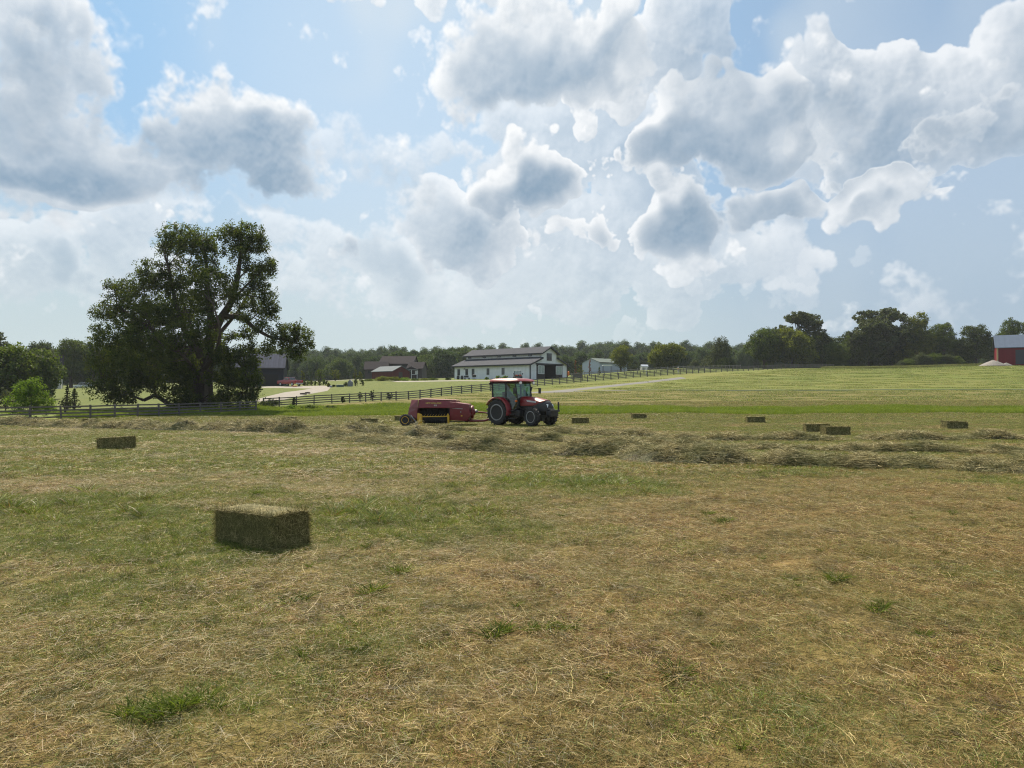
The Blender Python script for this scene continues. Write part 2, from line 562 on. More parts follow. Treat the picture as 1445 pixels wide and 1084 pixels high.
# ------------------------------------------------------------------ terrain
# height of the ground for a set of sight-line columns and depths
_COLS = [-300, 0, 400, 560, 720, 980, 1200, 1445, 1800]
_TAB = {
    -300: [(0, 0), (10, 0), (22, -.25), (30, -.45), (42, -.8), (60, -1.1), (80, -1.2), (100, -.8), (140, .3), (180, 1.4), (250, 3), (350, 4.5), (1400, 12)],
    0: [(0, 0), (10, 0), (22, -.25), (30, -.45), (42, -.75), (60, -1.05), (80, -1.15), (100, -.8), (140, .5), (180, 1.9), (250, 3), (350, 4.5), (1400, 12)],
    400: [(0, 0), (10, 0), (22, -.22), (30, -.3), (42, -.55), (60, -.9), (80, -1.0), (98, -.60), (112, .35), (125, 1.3), (140, 2.3), (170, 3.6), (250, 5), (350, 6), (1400, 12)],
    560: [(0, 0), (10, 0), (22, -.2), (30, -.3), (42, -.45), (60, -.75), (80, -.65), (100, .0), (106, .15), (130, 1.9), (160, 3.8), (175, 4.5), (250, 6), (350, 6.5), (1400, 12)],
    720: [(0, 0), (10, 0), (22, -.2), (30, -.3), (42, -.42), (60, -.55), (80, -.3), (100, .5), (118, 1.4), (136, 2.6), (160, 4.2), (175, 4.6), (250, 6.5), (350, 7), (1400, 12)],
    980: [(0, 0), (10, 0), (22, -.15), (30, -.22), (42, -.26), (60, -.4), (80, -.1), (100, .75), (118, 1.65), (140, 3.4), (172, 5.9), (200, 7.6), (250, 9.6), (350, 10), (1400, 13)],
    1200: [(0, 0), (10, 0), (22, -.12), (30, -.2), (42, -.25), (60, -.3), (80, .0), (100, .8), (118, 1.7), (140, 3.7), (172, 6.3), (200, 8.1), (230, 9.0), (350, 10), (1400, 13)],
    1445: [(0, 0), (10, 0), (22, -.1), (30, -.13), (42, -.15), (60, -.3), (80, .0), (100, .8), (118, 1.75), (140, 4.0), (165, 6.6), (190, 8.6), (230, 9.3), (350, 10), (1400, 13)],
    1800: [(0, 0), (10, 0), (22, 0), (30, 0), (42, -.1), (60, -.2), (80, .1), (100, .9), (118, 1.8), (140, 4.0), (165, 6.6), (190, 8.6), (230, 9.3), (350, 10), (1400, 13)],
}
_LY = np.concatenate([np.arange(0, 300, 1.0), np.arange(300, 1401, 10.0)])
_G = []
for c_ in _COLS:
    t_ = np.array(_TAB[c_], float)
    z_ = np.interp(_LY, t_[:, 0], t_[:, 1])
    k_ = np.exp(-.5 * (np.arange(-12, 13) / 4.0) ** 2)
    k_ /= k_.sum()
    zp = np.pad(z_, 12, mode='edge')
    _G.append(np.convolve(zp, k_, 'valid'))
_G = np.array(_G)


def ground_z(X, Y):
    X = np.asarray(X, float)
    Y = np.asarray(Y, float)
    Yc = np.clip(Y, 0.0, 1399)
    px = 722.5 + F * X / np.maximum(Y, 6.0)
    px = np.clip(px, _COLS[0], _COLS[-1] - 1e-3)
    ci_ = np.clip(np.searchsorted(_COLS, px, 'right') - 1, 0, len(_COLS) - 2)
    c0 = np.array(_COLS)[ci_]
    c1 = np.array(_COLS)[ci_ + 1]
    t = (px - c0) / (c1 - c0)
    t = t * t * (3 - 2 * t)
    iy = np.interp(Yc, _LY, np.arange(len(_LY)))
    i0 = np.clip(iy.astype(int), 0, len(_LY) - 2)
    f = iy - i0
    za = _G[ci_, i0] * (1 - f) + _G[ci_, i0 + 1] * f
    zb = _G[ci_ + 1, i0] * (1 - f) + _G[ci_ + 1, i0 + 1] * f
    z = za * (1 - t) + zb * t
    near = np.clip((34 - Y) / 10, 0, 1)
    z = z + (fbm(X * 1.1 + 40, Y * 1.1 + 40, 3, 4) - .5) * .10 * near
    z = z + (fbm(X * 3.2 + 11, Y * 3.2 + 4, 14, 3) - .5) * .09 * np.clip((22 - Y) / 6, 0, 1)
    z = z + (fbm(X * .05 + 40, Y * .05 + 40, 9, 3) - .5) * .35 * np.clip((Y - 15) / 60, 0, 1)
    return z


def gz(x, y):
    return float(ground_z(np.array([x]), np.array([y]))[0])


def gpt(px, Y, dz=0.0):
    """point of the ground on the sight line of a column at a depth"""
    x = (px - 722.5) / F * Y
    return Vector((x, Y, gz(x, Y) + dz))


def wx(px, Y):
    return (px - 722.5) / F * Y


def wz(row, Y):
    """height of a picture row at a depth"""
    return EYE + (552.0 - row) / F * Y


def greenness(X, Y):
    """how green (1) or bleached (0) the mown field is"""
    g = .46 + .9 * (fbm(X * .33 + 9, Y * .33 + 3, 21, 4) - .5) + .7 * (fbm(X * 1.7 + 5, Y * 1.7 + 8, 31, 3) - .5)
    def spot(px, row, rx, ry, w):
        Yc = 1.6 * F / (row - 552)
        xc = (px - 722.5) / F * Yc
        sx = rx / F * Yc
        sy = ry / F * Yc * Yc / 1.6
        return w * np.exp(-((X - xc) / sx) ** 2 - ((Y - Yc) / sy) ** 2)
    for a in ((60, 735, 190, 45, .75), (330, 760, 60, 40, .2), (790, 676, 95, 12, .85), (560, 725, 130, 22, .55), (90, 660, 160, 25, .15), (660, 745, 80, 18, .25), (240, 990, 110, 26, .45),
              (240, 750, 140, 26, .35), (120, 850, 90, 24, .3), (500, 900, 200, 60, .18), (1270, 800, 90, 40, .2), (1250, 740, 60, 20, .15),
              (1150, 780, 220, 90, -.25), (760, 1000, 300, 90, -.10), (40, 1020, 120, 40, -.6), (1300, 980, 260, 90, -.25), (950, 720, 160, 22, -.35), (1330, 700, 160, 12, -.3)):
        g = g + spot(*a)
    far = np.clip((Y - 16) / 14, 0, 1)
    g = g + far * .22
    return np.clip(g, 0, 1)


def in_swale(X, Y):
    """bright unmown strip in the low ground"""
    px = 722.5 + F * X / np.maximum(Y, 1)
    mid = np.interp(px, [200, 300, 420, 560, 800, 1100, 1500], [86, 80, 82, 80, 72, 66, 66])
    hw = np.interp(px, [200, 300, 420, 560, 800, 1100, 1500], [3, 6, 13, 14, 9, 7, 8]) + 7.5 * (fbm(X * .14, Y * .14 + 7, 5, 4) - .5)
    return np.clip((hw - np.abs(Y - mid)) / 2.0, 0, 1)


def grid_axis(lo, hi, fine, grow):
    pos = [0.0]
    while pos[-1] < hi:
        pos.append(pos[-1] + max(fine, abs(pos[-1]) * grow))
    neg = [0.0]
    while neg[-1] > lo:
        neg.append(neg[-1] - max(fine, abs(neg[-1]) * grow))
    return np.array(neg[::-1][:-1] + pos)


gx = grid_axis(-1300, 1300, .16, .016)
gy = grid_axis(-60, 1400, .16, .014)
GX, GY = np.meshgrid(gx, gy)
GZ = ground_z(GX, GY)
nx_, ny_ = len(gx), len(gy)
idx = np.arange(nx_ * ny_).reshape(ny_, nx_)
fc = np.stack([idx[:-1, :-1].ravel(), idx[:-1, 1:].ravel(), idx[1:, 1:].ravel(), idx[1:, :-1].ravel()], 1)


def terrain_mat():
    m, T = new_mat('field_ground')
    ge = T.n('ShaderNodeNewGeometry')
    P = ge.outputs['Position']
    a_g = T.n('ShaderNodeAttribute', attribute_name='green').outputs['Fac']
    a_s = T.n('ShaderNodeAttribute', attribute_name='swale').outputs['Fac']
    a_l = T.n('ShaderNodeAttribute', attribute_name='lawn').outputs['Fac']
    a_u = T.n('ShaderNodeAttribute', attribute_name='upper').outputs['Fac']
    n1 = T.n('ShaderNodeTexNoise', {'Vector': P, 'Scale': 14.0, 'Detail': 6.0, 'Roughness': .7})
    n2 = T.n('ShaderNodeTexNoise', {'Vector': P, 'Scale': 1.1, 'Detail': 7.0, 'Roughness': .68})
    n3 = T.n('ShaderNodeTexNoise', {'Vector': P, 'Scale': .07, 'Detail': 5.0, 'Roughness': .6})
    n4 = T.n('ShaderNodeTexNoise', {'Vector': P, 'Scale': 60.0, 'Detail': 3.0, 'Roughness': .7})
    dry = T.mix(T.smooth(n2.outputs[0], .35, .7), (.075, .046, .018), (.185, .120, .044))
    grn = T.mix(T.smooth(n2.outputs[0], .3, .7), (.050, .062, .014), (.120, .130, .030))
    c = T.mix(a_g, dry, grn)
    c = T.mix(T.math('MULTIPLY', T.smooth(n1.outputs[0], .42, .68), .55), c, (.26, .20, .085))
    c = T.mix(T.math('MULTIPLY', T.smooth(n1.outputs[0], .52, .30), .6), c, (.028, .020, .009))
    # upper field: green aftermath with pale swaths
    up = T.mix(T.smooth(n3.outputs[0], .3, .7), (.125, .138, .030), (.085, .120, .020))
    sv = T.n('ShaderNodeMapping', {'Vector': P, 'Scale': (.035, .55, .3), 'Rotation': (0, 0, .10)})
    n5 = T.n('ShaderNodeTexNoise', {'Vector': sv.outputs[0], 'Scale': 1.0, 'Detail': 5.0, 'Roughness': .65})
    up = T.mix(T.math('MULTIPLY', T.smooth(n5.outputs[0], .40, .60), .5), up, (.165, .142, .050))
    up = T.mix(T.math('MULTIPLY', T.smooth(n2.outputs[0], .4, .75), .45), up, (.085, .105, .026))
    c = T.mix(a_u, c, up)
    lw = T.mix(T.smooth(n2.outputs[0], .3, .7), (.055, .085, .015), (.105, .122, .028))
    c = T.mix(a_l, c, lw)
    sw = T.mix(T.smooth(n2.outputs[0], .3, .7), (.115, .165, .018), (.190, .245, .032))
    c = T.mix(a_s, c, sw)
    b = T.n('ShaderNodeBsdfPrincipled', {'Base Color': c, 'Roughness': .95, 'Specular IOR Level': .12})
    h = T.math('ADD', T.math('MULTIPLY', n1.outputs[0], .6), T.math('MULTIPLY', n4.outputs[0], .3))
    bp = T.n('ShaderNodeBump', {'Height': h, 'Strength': .8, 'Distance': .06})
    bp2 = T.n('ShaderNodeBump', {'Height': n2.outputs[0], 'Strength': .6, 'Distance': .35, 'Normal': bp.outputs[0]})
    T.t.links.new(bp2.outputs[0], b.inputs['Normal'])
    out(T, b.outputs[0])
    return m


PXG = 722.5 + F * GX / np.maximum(GY, 1)
wob = (fbm(GX * .05, GY * .05 + 3, 11, 3) - .5) * 6
swale_a = in_swale(GX, GY)
# the wheel-track line across the upper field and the fresh green edge below the left fence
line = np.exp(-((GY - 117.2 - .6 * wob * .2) / .55) ** 2) * (PXG > 880)
edge_l = np.clip((GY - (58 + GX * 0 + np.interp(PXG, [0, 256, 365], [0, 12, 20]))) / 3, 0, 1) * (PXG < 372) * np.clip(1.0 - (GY - 75) / 8, 0, 1) * .7
lawn = np.clip((GY - 84 - np.interp(PXG, [0, 400, 500, 640, 800, 1000, 1180], [-20, 10, 17, 28, 56, 90, 140])) / 2.5, 0, 1)
upper = np.clip((GY - 79 - wob * .3) / 4, 0, 1) * (1 - lawn)
upband = np.clip((GY - 116) / 3, 0, 1)
greenA = greenness(GX, GY)
ground = np_mesh('ground', np.stack([GX.ravel(), GY.ravel(), GZ.ravel()], 1), fc, terrain_mat(), smooth=True,
                 extra={'green': np.clip(greenA * (1 - upper) + upper * .45, 0, 1).ravel(),
                        'swale': np.clip(swale_a * .9 + line * .8 + edge_l * .6, 0, 1).ravel(),
                        'lawn': (lawn * .9).ravel(), 'upper': (upper * (.35 + .65 * upband)).ravel()})
tag(ground, kind='structure')


def sheet(name, left, right, m, lift=.05, sub=8):
    """a strip between two polylines of (column, depth), laid on the ground"""
    L_, R_ = [], []
    for P_, O_ in ((left, L_), (right, R_)):
        for (a, b) in zip(P_[:-1], P_[1:]):
            for k in range(sub):
                t = k / sub
                O_.append((wx(a[0], a[1]) * (1 - t) + wx(b[0], b[1]) * t, a[1] * (1 - t) + b[1] * t))
        O_.append((wx(*P_[-1]), P_[-1][1]))
    vs, fs = [], []
    nc = 7
    for (a, b) in zip(L_, R_):
        for k in range(nc):
            t = k / (nc - 1)
            x, y = a[0] * (1 - t) + b[0] * t, a[1] * (1 - t) + b[1] * t
            vs.append((x, y, gz(x, y) + lift - (.06 if k in (0, nc - 1) else 0)))
    for i in range(len(L_) - 1):
        for k in range(nc - 1):
            p = i * nc + k
            fs.append((p, p + 1, p + nc + 1, p + nc))
    return tag(np_mesh(name, np.array(vs), np.array(fs), m, smooth=True), kind='structure')


gravel = paint('pale_gravel', (.17, .155, .135), .95, var=.3, scale=1.2, dirt=(.16, .14, .11), dirt_amt=.5, bump=.6)
asphalt = paint('lane_surface', (.085, .085, .082), .9, var=.15, scale=.8, dirt=(.12, .11, .09), dirt_amt=.4)
# gravel drive on the left, from the field gate up to the dark garage and its yard
sheet('gravel_drive', [(352, 108), (378, 118), (402, 127), (428, 133), (440, 137), (395, 139), (340, 141)],
      [(385, 105), (408, 113), (436, 122), (462, 129), (467, 140), (458, 147), (340, 149)], gravel, .06)
# grey lane that climbs to the right past the white barn, and its thin branch along the field edge
sheet('lane', [(700, 119.5), (752, 119.6), (790, 123), (840, 131), (905, 143), (960, 157)],
      [(700, 116.8), (765, 116.6), (812, 120), (858, 128), (920, 140), (968, 152)], asphalt, .06)
sheet('lane_branch', [(765, 118.4), (830, 117.9), (890, 117.7)], [(765, 116.7), (830, 116.9), (890, 117.2)], asphalt, .07)
VERGE = paint('dark_verge_grass', (.018, .034, .008), .95, var=.4, scale=.6)
sheet('verge', [(885, 118.5), (1100, 118.4), (1300, 118.2), (1900, 118.0)], [(885, 117.2), (1100, 117.2), (1300, 117.0), (1900, 116.8)], VERGE, .10, 12)
sheet('barn_path', [(548, 161), (600, 160), (650, 160), (700, 157), (745, 156)], [(560, 156), (600, 156), (650, 156.5), (700, 153), (745, 151)], gravel, .06)
sheet('far_track', [(360, 173), (440, 182), (520, 186)], [(360, 167), (440, 175), (520, 179)], gravel, .07)

# ------------------------------------------------------------------ grass, stubble and hay
def blade_mat(name, sat=1.0, trans=.30):
    m, T = new_mat(name)
    r = T.n('ShaderNodeAttribute', attribute_name='rnd').outputs['Fac']
    k = T.n('ShaderNodeAttribute', attribute_name='kind').outputs['Fac']
    P = T.n('ShaderNodeNewGeometry').outputs['Position']
    n = T.n('ShaderNodeTexNoise', {'Vector': P, 'Scale': .9, 'Detail': 4.0, 'Roughness': .65})
    n2 = T.n('ShaderNodeTexNoise', {'Vector': P, 'Scale': 6.0, 'Detail': 3.0, 'Roughness': .65})
    d1 = T.mix(T.smooth(r, 0.10, .70), (.032, .019, .007), (.300, .200, .068))
    d2 = T.mix(T.smooth(r, .70, .98), d1, (.74, .59, .28))
    rust = T.mix(T.math('MULTIPLY', T.smooth(n2.outputs[0], .48, .70), .65), d2, (.26, .115, .036))
    olive = T.mix(T.math('MULTIPLY', T.smooth(n.outputs[0], .40, .62), .50), rust, (.185, .165, .042))
    g1 = T.mix(T.smooth(r, 0.0, .7), (.032, .052, .007), (.190, .240, .030))
    g2 = T.mix(T.smooth(r, .75, 1.0), g1, (.36, .42, .08))
    g3 = T.mix(T.math('MULTIPLY', T.smooth(n.outputs[0], .38, .62), .45), g2, (.100, .150, .050))
    c = T.mix(k, olive, g3)
    n3 = T.n('ShaderNodeTexNoise', {'Vector': P, 'Scale': 2.6, 'Detail': 4.0, 'Roughness': .7})
    dk = T.mix(1.0, c, (.42, .44, .40), 'MULTIPLY')
    c = T.mix(T.math('MULTIPLY', T.smooth(n3.outputs[0], .50, .64), .75), c, dk)
    b = T.n('ShaderNodeBsdfPrincipled', {'Base Color': c, 'Roughness': .5, 'Specular IOR Level': .28})
    t = T.n('ShaderNodeBsdfTranslucent', {'Color': c})
    mx = T.n('ShaderNodeMixShader', {0: trans, 1: b.outputs[0], 2: t.outputs[0]})
    out(T, mx.outputs[0])
    return m


def strands(P0, az, pitch, ln, w, droop=.3, bend=.4, seg=3, flat=None, seed=0):
    """ribbons: start points, heading, pitch, length, width; returns verts, faces"""
    r = np.random.default_rng(seed)
    n = len(P0)
    t = np.linspace(0, 1, seg + 1)[None, :, None]
    hd = np.stack([np.cos(az), np.sin(az), np.zeros(n)], 1)[:, None, :]
    sd = np.stack([-np.sin(az), np.cos(az), np.zeros(n)], 1)[:, None, :]
    up = np.array([0, 0, 1.0])[None, None, :]
    L = ln[:, None, None]
    cb = (r.uniform(-1, 1, n) * bend)[:, None, None]
    dr = (np.ones(n) * droop if np.isscalar(droop) else droop)[:, None, None]
    cp, spn = np.cos(pitch)[:, None, None], np.sin(pitch)[:, None, None]
    c = P0[:, None, :] + hd * L * (cp * t + dr * t * t * spn * .6) + up * L * (spn * t - dr * t * t * spn * .7) + sd * L * cb * t * t
    tw = r.uniform(0, math.pi, n) if flat is None else r.normal(0, flat, n)
    wd = sd * np.cos(tw)[:, None, None] + up * np.sin(tw)[:, None, None] * np.cos(pitch)[:, None, None] + hd * (np.sin(tw) * -np.sin(pitch))[:, None, None]
    prof = np.linspace(1, .35, seg + 1)[None, :, None]
    off = wd * (w[:, None, None] * .5) * prof
    V = np.stack([c - off, c + off], 2).reshape(n, (seg + 1) * 2, 3)
    b = (np.arange(n) * (seg + 1) * 2)[:, None]
    fs = []
    for k in range(seg):
        fs.append(np.concatenate([b + 2 * k, b + 2 * k + 1, b + 2 * k + 3, b + 2 * k + 2], 1))
    return V.reshape(-1, 3), np.concatenate(fs, 0)


class SB:
    """collects strands into one mesh"""
    def __init__(self):
        self.V, self.F, self.R, self.K, self.n = [], [], [], [], 0

    def add(self, V, Fc, rnd, kind, per):
        self.F.append(Fc + self.n)
        self.V.append(V)
        self.R.append(np.repeat(rnd, per))
        self.K.append(np.repeat(kind, per))
        self.n += len(V)

    def mesh(self, name, m, link=False, parent=None):
        return np_mesh(name, np.concatenate(self.V), np.concatenate(self.F), m, rnd=np.concatenate(self.R), link=link, parent=parent,
                       extra={'kind': np.concatenate(self.K)})


def disk(r, rad, n):
    a = r.uniform(0, 2 * math.pi, n)
    q = np.sqrt(r.random(n)) * rad
    return np.stack([np.cos(a) * q, np.sin(a) * q, np.zeros(n)], 1)


def patch(seed, rad, n_lie, n_up, wl, ll, hu, green, n_long=0, wu=None, long_len=(.15, .34), lift=.02):
    r = np.random.default_rng(seed)
    s = SB()
    if n_lie:
        P = disk(r, rad, n_lie)
        nc = 11
        cc = disk(r, rad, nc)
        ck = r.integers(0, nc, n_lie)
        inc = r.random(n_lie) < .42
        off = r.normal(0, rad * .13, (n_lie, 2))
        P[inc, :2] = cc[ck[inc], :2] + off[inc]
        pile_ = np.exp(-(off ** 2).sum(1) / (2 * (rad * .13) ** 2))
        P[:, 2] = r.random(n_lie) ** 2 * lift * .5 + inc * pile_ * lift * 1.3 * r.random(n_lie)
        V, Fc = strands(P, r.uniform(0, 6.28, n_lie), np.abs(r.normal(0, .16, n_lie)), r.uniform(*ll, n_lie), r.uniform(.6, 1.3, n_lie) * wl, bend=.35, flat=.6, seed=seed)
        s.add(V, Fc, r.random(n_lie), (r.random(n_lie) < green * .45).astype(float), 8)
    if n_up:
        P = disk(r, rad, n_up)
        V, Fc = strands(P, r.uniform(0, 6.28, n_up), r.uniform(.7, 1.5, n_up), r.uniform(*hu, n_up), r.uniform(.6, 1.3, n_up) * (wu or wl), bend=.25, seed=seed + 1)
        s.add(V, Fc, r.random(n_up), (r.random(n_up) < (.25 + .7 * green)).astype(float), 8)
    if n_long:
        P = disk(r, rad, n_long)
        P[:, 2] = r.random(n_long) * lift * 1.2
        V, Fc = strands(P, r.uniform(0, 6.28, n_long), np.abs(r.normal(0, .13, n_long)), r.uniform(*long_len, n_long), r.uniform(.8, 1.3, n_long) * wl, bend=.6, flat=.5, seg=5, seed=seed + 2)
        s.add(V, Fc, r.uniform(.72, 1, n_long), np.zeros(n_long), 12)
    return s


def tuft(seed, n, h, w, spread=.05, green=1.0):
    r = np.random.default_rng(seed)
    s = SB()
    P = disk(r, spread, n)
    az = np.arctan2(P[:, 1], P[:, 0]) + r.normal(0, .5, n)
    V, Fc = strands(P, az, r.uniform(.6, 1.45, n), r.uniform(.5, 1, n) * h, r.uniform(.6, 1.3, n) * w, droop=.5, bend=.25, seg=4, seed=seed)
    s.add(V, Fc, r.random(n), (r.random(n) < green).astype(float), 10)
    return s


def scatter(name, pts, rot, scl, srcs, label=None, cat=None):
    """one object that carries many small plants: points with instanced patches"""
    me = bpy.data.meshes.new(name)
    me.vertices.add(len(pts))
    me.vertices.foreach_set('co', np.ascontiguousarray(pts, np.float32).ravel())
    for nm, a in (('rot', rot), ('scl', scl)):
        at = me.attributes.new(nm, 'FLOAT', 'POINT')
        at.data.foreach_set('value', np.ascontiguousarray(a, np.float32))
    o = bpy.data.objects.new(name, me)
    COL.objects.link(o)
    c = bpy.data.collections.new(name + '_source')
    for k, sm in enumerate(srcs):
        so = bpy.data.objects.new(name + '_patch', sm)
        c.objects.link(so)
    g = bpy.data.node_groups.new(name + '_spread', 'GeometryNodeTree')
    g.interface.new_socket('Geometry', in_out='INPUT', socket_type='NodeSocketGeometry')
    g.interface.new_socket('Geometry', in_out='OUTPUT', socket_type='NodeSocketGeometry')
    T = NT(g)
    gi = T.n('NodeGroupInput')
    go = T.n('NodeGroupOutput')
    cinf = T.n('GeometryNodeCollectionInfo')
    cinf.inputs['Collection'].default_value = c
    cinf.inputs['Separate Children'].default_value = True
    ra = T.n('GeometryNodeInputNamedAttribute', {'Name': 'rot'}, data_type='FLOAT')
    sa = T.n('GeometryNodeInputNamedAttribute', {'Name': 'scl'}, data_type='FLOAT')
    cx = T.n('ShaderNodeCombineXYZ', {0: 0.0, 1: 0.0, 2: ra.outputs[0]})
    rv = T.n('FunctionNodeRandomValue', data_type='INT')
    rv.inputs[4].default_value = 0
    rv.inputs[5].default_value = len(srcs) - 1
    ip = T.n('GeometryNodeInstanceOnPoints', {'Points': gi.outputs[0], 'Instance': cinf.outputs[0], 'Pick Instance': True, 'Rotation': cx.outputs[0], 'Scale': sa.outputs[0], 'Instance Index': rv.outputs[2]})
    g.links.new(ip.outputs[0], go.inputs[0])
    md = o.modifiers.new('spread', 'NODES')
    md.node_group = g
    return tag(o, label, cat, kind='stuff')


def frustum_pts(y0, y1, sp, margin=1.10, seed=1):
    r = np.random.default_rng(seed)
    ys = np.arange(y0, y1, sp)
    P = []
    for y in ys:
        hw = .722 * y * margin + 1.0
        xs = np.arange(-hw, hw, sp)
        P.append(np.stack([xs, np.full(len(xs), y)], 1))
    P = np.concatenate(P) + r.uniform(-.5, .5, (sum(len(p) for p in P), 2)) * sp * 1.1
    return P, r


BL = blade_mat('grass_and_straw')
dry_near = [patch(10 + k, .34, 1050, 420, .0019, (.02, .085), (.012, .040), .22, 5, lift=.035, long_len=(.10, .24)).mesh('dry_litter', BL) for k in range(5)]
grn_near = [patch(20 + k, .34, 520, 900, .0023, (.02, .08), (.022, .070), .88, 3, lift=.03, long_len=(.10, .22)).mesh('green_stubble', BL) for k in range(4)]
mixd_near = [patch(30 + k, .34, 860, 620, .0020, (.02, .085), (.015, .050), .50, 4, lift=.035, long_len=(.10, .24)).mesh('mixed_stubble', BL) for k in range(4)]
TUFT = leafy('fresh_tuft', (.032, .056, .009), (.15, .20, .034), .45, (1.0, 1.0, .6), 1.0)
tufts_n = [tuft(40 + k, 44, .13, .0060, .035, .93).mesh('grass_tuft', TUFT) for k in range(4)]
dry_mid = [patch(50 + k, .75, 900, 520, .0048, (.05, .16), (.025, .060), .35, 5, long_len=(.15, .35), lift=.045).mesh('dry_litter', BL) for k in range(4)]
grn_mid = [patch(60 + k, .75, 480, 950, .0052, (.05, .16), (.03, .085), .85, 3, long_len=(.15, .3), lift=.035).mesh('green_stubble', BL) for k in range(4)]
far_p = [patch(70 + k, 1.7, 420, 900, .013, (.10, .28), (.05, .12), .65, 0, lift=.04).mesh('stubble', BL) for k in range(3)]


def lay(P, r, s0=.85, s1=1.25):
    z = ground_z(P[:, 0], P[:, 1])
    return np.stack([P[:, 0], P[:, 1], z], 1), r.uniform(0, 6.28, len(P)), r.uniform(s0, s1, len(P))


P, r_ = frustum_pts(2.3, 14.5, .30, seed=3)
gr = greenness(P[:, 0], P[:, 1]) + r_.normal(0, .10, len(P))
scatter('dry_stubble', *lay(P[gr < .38], r_), dry_near, 'cut dry straw and stubble over the near field', 'stubble')
mk = (gr >= .38) & (gr < .66)
scatter('mixed_stubble', *lay(P[mk], r_), mixd_near, 'half green stubble mixed with straw in the near field', 'stubble')
scatter('green_stubble', *lay(P[gr >= .66], r_), grn_near, 'short green regrowth patches in the near field', 'grass')
P, r_ = frustum_pts(14.3, 46, .66, seed=4)
gr = greenness(P[:, 0], P[:, 1]) + r_.normal(0, .12, len(P))
scatter('dry_stubble', *lay(P[gr < .50], r_), dry_mid, 'dry cut stubble farther out around the hay rows', 'stubble')
scatter('green_stubble', *lay(P[gr >= .50], r_), grn_mid, 'greener stubble farther out around the hay rows', 'grass')
P, r_ = frustum_pts(45.5, 92, 1.5, seed=5)
pxp = 722.5 + F * P[:, 0] / P[:, 1]
sw = in_swale(P[:, 0], P[:, 1])
P = P[(sw < .4) & (P[:, 1] < np.interp(pxp, [0, 256, 365, 500, 1445], [60, 74, 84, 88, 90]))]
scatter('stubble', *lay(P, r_), far_p, 'pale green stubble between the hay rows and the fence', 'stubble')
P, r_ = frustum_pts(92, 215, 3.2, 1.05, seed=15)
pxp = 722.5 + F * P[:, 0] / P[:, 1]
lim = np.interp(pxp, [400, 500, 636, 765, 980, 1180, 1445], [90, 92, 108, 128, 162, 205, 195])
lane_y = np.interp(pxp, [752, 790, 840, 905, 980, 1060], [119, 121, 127, 138, 157, 182])
keep_ = (P[:, 1] < lim) & (pxp > 480) & ~((pxp > 690) & (pxp < 1090) & (np.abs(P[:, 1] - lane_y) < 5.5))
P = P[keep_]
hill_p = [patch(170 + k, 2.4, 25, 440, .034, (.15, .35), (.07, .17), 1.0, 0, lift=.05).mesh('stubble', BL) for k in range(3)]
scatter('stubble', *lay(P, r_), hill_p, 'mown yellow-green grass of the rising field behind the tractor', 'grass')
# single tufts
P, r_ = frustum_pts(2.4, 17, .30, seed=6)
gr = greenness(P[:, 0], P[:, 1]) + r_.normal(0, .18, len(P))
P = P[r_.random(len(P)) < np.interp(gr, [.25, .5, .8], [.05, .22, .5])]
ex = np.array([[wx(1023, 8.75), 8.75], [wx(1000, 9.3), 9.3], [wx(793, 4.75), 4.75], [wx(705, 4.6), 4.6], [wx(200, 3.55), 3.55], [wx(270, 3.6), 3.6], [wx(235, 3.5), 3.5], [wx(1240, 5.2), 5.2], [wx(950, 4.0), 4.0],
               [wx(755, 4.7), 4.7], [wx(560, 6.2), 6.2], [wx(520, 5.6), 5.6], [wx(1180, 6.0), 6.0], [wx(720, 13.4), 13.4], [wx(850, 12.6), 12.6], [wx(600, 9.0), 9.0], [wx(420, 5.4), 5.4]])
P = np.concatenate([P, ex, ex + .05, ex - .04])
pt, ro, sc_ = lay(P, r_, .35, .85)
sc_[-3 * len(ex):] = r_.uniform(.75, 1.25, 3 * len(ex))
scatter('grass_tufts', pt, ro, sc_, tufts_n, 'small fresh green tufts of grass standing out of the stubble', 'grass')

# long stray green grass left by the mower in the middle distance
P, r_ = frustum_pts(8.2, 15, .22, seed=8)
Yc = P[:, 1]
pxp = 722.5 + F * P[:, 0] / Yc
rowp = 552 + 1.6 * F / Yc
w1 = np.exp(-((pxp - 800) / 95) ** 2 - ((rowp - 677) / 11) ** 2) + .8 * np.exp(-((pxp - 560) / 110) ** 2 - ((rowp - 725) / 16) ** 2) + .5 * np.exp(-((pxp - 60) / 120) ** 2 - ((rowp - 715) / 22) ** 2)
P = P[r_.random(len(P)) < w1 * .8]
long_g = [tuft(80 + k, 60, .24, .006, .12, .85).mesh('long_grass', BL) for k in range(3)]
scatter('long_grass', *lay(P, r_, .6, 1.2), long_g, 'uncut wisps of longer green grass in the middle of the field', 'grass')

# unmown bright strip, verge below the fence and weeds on the crest
SW = leafy('fresh_tall_grass', (.080, .122, .014), (.215, .270, .036), .40, (1.0, 1.0, .6), .15)
WEED = leafy('pale_weeds', (.09, .11, .035), (.24, .24, .10), .35, (1.0, 1.0, .7), .2)


def tall(seed, rad, n, h, w, m):
    r = np.random.default_rng(seed)
    s = SB()
    P = disk(r, rad, n)
    V, Fc = strands(P, r.uniform(0, 6.28, n), r.uniform(.9, 1.5, n), r.uniform(.4, 1, n) * h, r.uniform(.6, 1.3, n) * w, droop=.5, bend=.2, seg=3, seed=seed)
    s.add(V, Fc, r.random(n), np.ones(n), 8)
    return s.mesh('tall_grass', m)


